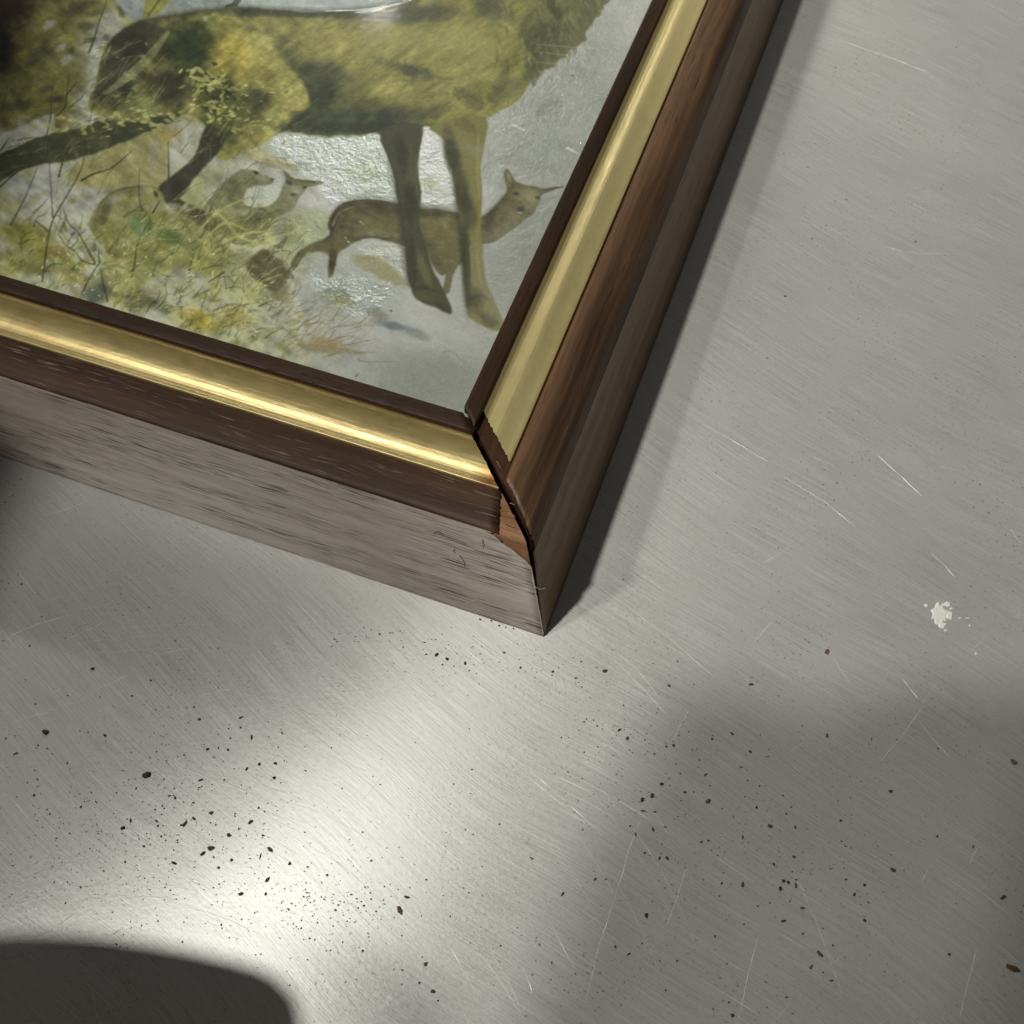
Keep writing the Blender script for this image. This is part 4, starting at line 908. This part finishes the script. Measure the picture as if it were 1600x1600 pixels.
# ------------------------------------------------------------------ white paint fleck stuck to the sheet
def paint_fleck():
    root = bpy.data.objects.new('paint_splatter', None); COL.objects.link(root)
    cx, cy, _ = hit(1470, 960); root.location = (cx * MM, cy * MM, 0)
    tag(root, 'small dried white paint splatter stuck on the metal sheet', 'paint splatter')
    mat = plain('dried_white_paint', (.80, .79, .72), .65, var=.12, scale=1500)
    spots = [(1468, 958, 13, 17, 26), (1480, 944, 6, 5, 12), (1472, 976, 7, 6, 12), (1484, 962, 5, 8, 12), (1478, 985, 3, 2, 8), (1447, 946, 3, 3, 8), (1486, 951, 3, 2, 8), (1515, 977, 2, 2, 7), (1500, 966, 4, 1.2, 8), (1512, 966, 4, 1, 8), (1525, 1021, 1.8, 1.8, 7)]
    for i, (u, v, ru, rv, n) in enumerate(spots):
        r = random.Random(i); rim, top = [], []
        for k in range(n):
            a = 2 * math.pi * k / n; q = r.uniform(.62, 1.18)
            p = hit(u + ru * q * math.cos(a), v + rv * q * math.sin(a)); rim.append((p[0] - cx, p[1] - cy, .003))
            p = hit(u + ru * q * .8 * math.cos(a), v + rv * q * .8 * math.sin(a)); top.append((p[0] - cx, p[1] - cy, .10 + r.uniform(0, .06)))
        c = hit(u, v); V = rim + top + [(c[0] - cx, c[1] - cy, .16)]
        F3 = []
        for k in range(n):
            k2 = (k + 1) % n
            F3 += [(k2, k, n + k), (k2, n + k, n + k2), (n + k2, n + k, 2 * n)]
        F3 = [f[::-1] for f in F3]
        me = mesh_np('paint_fleck', V, F3, smooth=False); link('paint_fleck', me, root, mat)
paint_fleck()

# ------------------------------------------------------------------ loose fibre at the corner, splintered cracks
def tube(name, pts, r, parent, mat, seg=5, taper=True):
    P = np.array(pts, float); V, F = [], []
    for i, p in enumerate(P):
        d = P[min(i + 1, len(P) - 1)] - P[max(i - 1, 0)]; d /= np.linalg.norm(d); a = np.cross(d, [0.3, .2, 1]); a /= np.linalg.norm(a); b = np.cross(d, a)
        rr = r * (1 - .6 * i / (len(P) - 1)) if taper else r
        for k in range(seg):
            t = 2 * math.pi * k / seg; V.append(p + rr * (a * math.cos(t) + b * math.sin(t)))
    for i in range(len(P) - 1):
        for k in range(seg):
            q = i * seg + k; q2 = i * seg + (k + 1) % seg; F.append((q, q2, q2 + seg, q + seg))
    return link(name, mesh_np(name, V, F), parent, mat)
fib = tube('loose_fibre', [(-3.4, 2.9, 17.2), (-2.9, 2.0, 17.0), (-2.2, 1.3, 17.3), (-1.4, .9, 17.9), (-.7, .8, 18.8), (-.2, .9, 19.4)], .05, None, plain('pale_fibre', (.55, .52, .46), .6))
tag(fib, 'thin pale wood fibre sticking out of the cracked frame corner', 'fibre')
dk = plain('split_shadow_wood', (.012, .007, .004), .9)
pale = plain('pale_veneer_edge', (.62, .56, .49), .7, var=.3, scale=3000)
tube('frayed_edge', [(-near_side_bottom(p[0], p[1]) + .02, p[0] - .02 + .05 * math.sin(i * 2.9), p[1]) for i, p in enumerate([(np.interp(h, [q[1] for q in SIDE], [q[0] for q in SIDE]), h) for h in np.linspace(.8, 24.3, 40)])], .10, rails['bottom'], pale, 5, taper=False)
tube('grain_split', [(-9.3, 6.6, 25.85), (-8.4, 6.45, 25.80), (-7.6, 6.5, 25.80), (-6.9, 6.35, 25.76)], .07, rails['bottom'], dk, 4)
spl = plain('splinter_wood', (.42, .24, .12), .7, var=.4, scale=2500)
for a_, b_, r_ in (((-9.6, 8.6, 26.15), (-8.1, 8.2, 26.35), .09), ((-9.8, 10.3, 26.25), (-8.9, 10.1, 26.45), .08), ((-9.3, 6.3, 25.7), (-7.4, 6.0, 26.0), .10), ((-8.6, 5.2, 24.9), (-6.6, 4.7, 24.6), .09), ((-5.2, 4.4, 21.6), (-4.4, 3.6, 22.3), .07), ((-14.6, 16.9, 26.6), (-13.4, 15.6, 26.9), .07)):
    a_, b_ = np.array(a_), np.array(b_); tube('splinter', [a_, a_ * .5 + b_ * .5 + [0, 0, .08], b_], r_, rails['bottom'], spl, 5)
def on_side(s, h):      # a point on the outer face of the bottom rail
    d = np.interp(h, [p[1] for p in SIDE], [p[0] for p in SIDE]); return (-s, d - .03, h)
for pts in ([(12.6, 22.4), (12.3, 22.0), (12.5, 21.6), (12.1, 21.2), (12.35, 20.7), (12.2, 20.2)], [(19.6, 20.6), (20.3, 20.9), (20.9, 20.5), (21.3, 19.8)], [(17.4, 17.5), (17.6, 16.9), (17.3, 16.2)], [(16.5, 16.1), (15.9, 15.3), (15.5, 14.2), (15.6, 13.2)]):
    tube('veneer_crack', [on_side(s, h) for s, h in pts], .075, rails['bottom'], dk, 4)

# ------------------------------------------------------------------ the phone taking the picture and the photographer's arms, out of view, posed for the shade they cast
def cam_pt(x, y, z): return CAM + RC.T @ np.array([x, y, z])
def phone():
    root = bpy.data.objects.new('phone', None); COL.objects.link(root)
    tag(root, 'dark phone held level above the metal sheet', 'phone')
    m = plain('phone_body', (.03, .03, .035), .4)
    def slab(name, x0, x1, y0, y1, z0, z1, r, mat, par):
        n = 6; out = []
        for cx, cy, a0 in ((x1 - r, y1 - r, 0), (x0 + r, y1 - r, 90), (x0 + r, y0 + r, 180), (x1 - r, y0 + r, 270)):
            for k in range(n + 1):
                a = math.radians(a0 + 90 * k / n); out.append((cx + r * math.cos(a), cy + r * math.sin(a)))
        bm = bmesh.new(); a = [bm.verts.new(cam_pt(x, y, z0) * MM) for x, y in out]; b = [bm.verts.new(cam_pt(x, y, z1) * MM) for x, y in out]
        bm.faces.new(a); bm.faces.new(b[::-1]); L = len(out)
        for i in range(L): bm.faces.new((a[i], b[i], b[(i + 1) % L], a[(i + 1) % L]))
        bmesh.ops.recalc_face_normals(bm, faces=bm.faces)
        me = bpy.data.meshes.new(name); bm.to_mesh(me); bm.free(); return link(name, me, par, mat)
    slab('body', -62, 15, -42, 108, -14, -6, 11, m, root)
    slab('screen', -60, 13, -40, 106, -15, -14, 10, plain('phone_screen', (.01, .01, .012), .1), root)
    slab('camera_bump', -19, 13, -40, 12, -6, -4.2, 8, m, root)
    slab('lens', -5, 5, -5, 5, -4.2, -3.4, 4.9, plain('lens_ring', (.05, .05, .055), .2, .6), root)
phone()

def arm():
    """sleeved forearm with a loosely curled hand, out of view, raised to shade the left of the sheet"""
    skin = plain('skin', (.42, .26, .19), .5, var=.15, scale=60); cloth = plain('dark_sleeve', (.02, .02, .025), .9, var=.3, scale=400)
    A0 = np.array(ARM[0]); A1 = np.array(ARM[1])
    verts, edges, rad = [], [], []
    def chain(pts, rs, root=None):
        prev = root
        for p, r in zip(pts, rs):
            verts.append(tuple(np.array(p) * MM)); rad.append(r * MM); i = len(verts) - 1
            if prev is not None: edges.append((prev, i))
            prev = i
        return prev
    d = (A1 - A0) / np.linalg.norm(A1 - A0); sd = np.cross(d, [0, 0, 1]); sd /= np.linalg.norm(sd); up = np.array([0, 0, 1.])
    w = chain([A0, A0 + (A1 - A0) * .35, A0 + (A1 - A0) * .7, A1], [45, 42, 35, 27])
    d0 = d; d = np.array([.953, .302, 0.]); sd = np.cross(d, [0, 0, 1]); sd /= np.linalg.norm(sd)
    palm = chain([A1 + d * 25, A1 + d * 55, A1 + d * 72], [30, 36, 32], w)
    pk = A1 + d * 70
    for k, (off, L) in enumerate(((-24, 62), (-8, 72), (8, 68), (23, 52))):
        chain([pk + sd * off, pk + sd * off + d * L * .45 - up * 3, pk + sd * off * .95 + d * L * .75 - up * 5, pk + sd * off * .9 + d * L * .95 - up * 10], [12.5, 11.5, 10.5, 8.5], palm)
    chain([A1 + d * 28 + sd * 30, A1 + d * 48 + sd * 46 - up * 6, A1 + d * 72 + sd * 50 - up * 16], [12, 10.5, 8.5], w + 1)
    # the other arm, added at the phone's left edge to widen its shade; both joined through the shoulders
    ls = chain([(-400, -330, 360), (-330, -560, 400)], [55, 75], 0)
    ch = chain([(-120, -640, 380)], [110], ls)
    wr = chain([(110, -560, 320), (150, -400, 170), tuple(cam_pt(-40, 200, -60)), tuple(cam_pt(-55, 140, -38))], [75, 50, 36, 27], ch)
    pm = chain([tuple(cam_pt(-72, 95, -26)), tuple(cam_pt(-75, 50, -26))], [26, 24], wr)
    for q, (tx, ty) in enumerate(((-79, -44), (-83, -30), (-85, -10), (-85, 14))):
        chain([tuple(cam_pt(tx - 2, ty + 34 - 6 * q, -24)), tuple(cam_pt(tx, ty + 12, -20)), tuple(cam_pt(tx + 8, ty, -14))], [14, 14, 12.5], pm)
    me = bpy.data.meshes.new('person'); me.from_pydata(verts, edges, [])
    o = link('person', me, None, skin)
    sk = o.modifiers.new('skin', 'SKIN'); ss = o.modifiers.new('sub', 'SUBSURF'); ss.levels = 2; ss.render_levels = 2
    for v, r in zip(me.skin_vertices[0].data, rad): v.radius = (r, r * (.72))
    me.skin_vertices[0].data[0].use_root = True
    tag(o, 'unseen person in dark sleeves holding the phone, posed to shade the metal sheet', 'person')
    d = d0; sd = np.cross(d, [0, 0, 1]); sd /= np.linalg.norm(sd); up = np.cross(sd, d)
    V, F = [], []; n = 20; st = 12
    for i in range(st + 1):
        t = i / st; c = A0 - d * 40 + (A1 - A0 + d * 40) * t; r = 82 - 30 * t + 1.6 * math.sin(i * 2.3)  # sleeve widened out of view to shade the left of the sheet
        for k in range(n):
            a = 2 * math.pi * k / n; V.append(c + sd * r * math.cos(a) + up * r * .85 * math.sin(a))
    for i in range(st):
        for k in range(n): q = i * n + k; q2 = i * n + (k + 1) % n; F.append((q, q2, q2 + n, q + n))
    s = link('blocker_sleeve', mesh_np('blocker_sleeve', V, F), o, cloth); so = s.modifiers.new('t', 'SOLIDIFY'); so.thickness = .002
ARM = [(-272, -98, 280), (-153, -149, 68)]  # elbow lifted out of view to block the second lamp at left
arm()
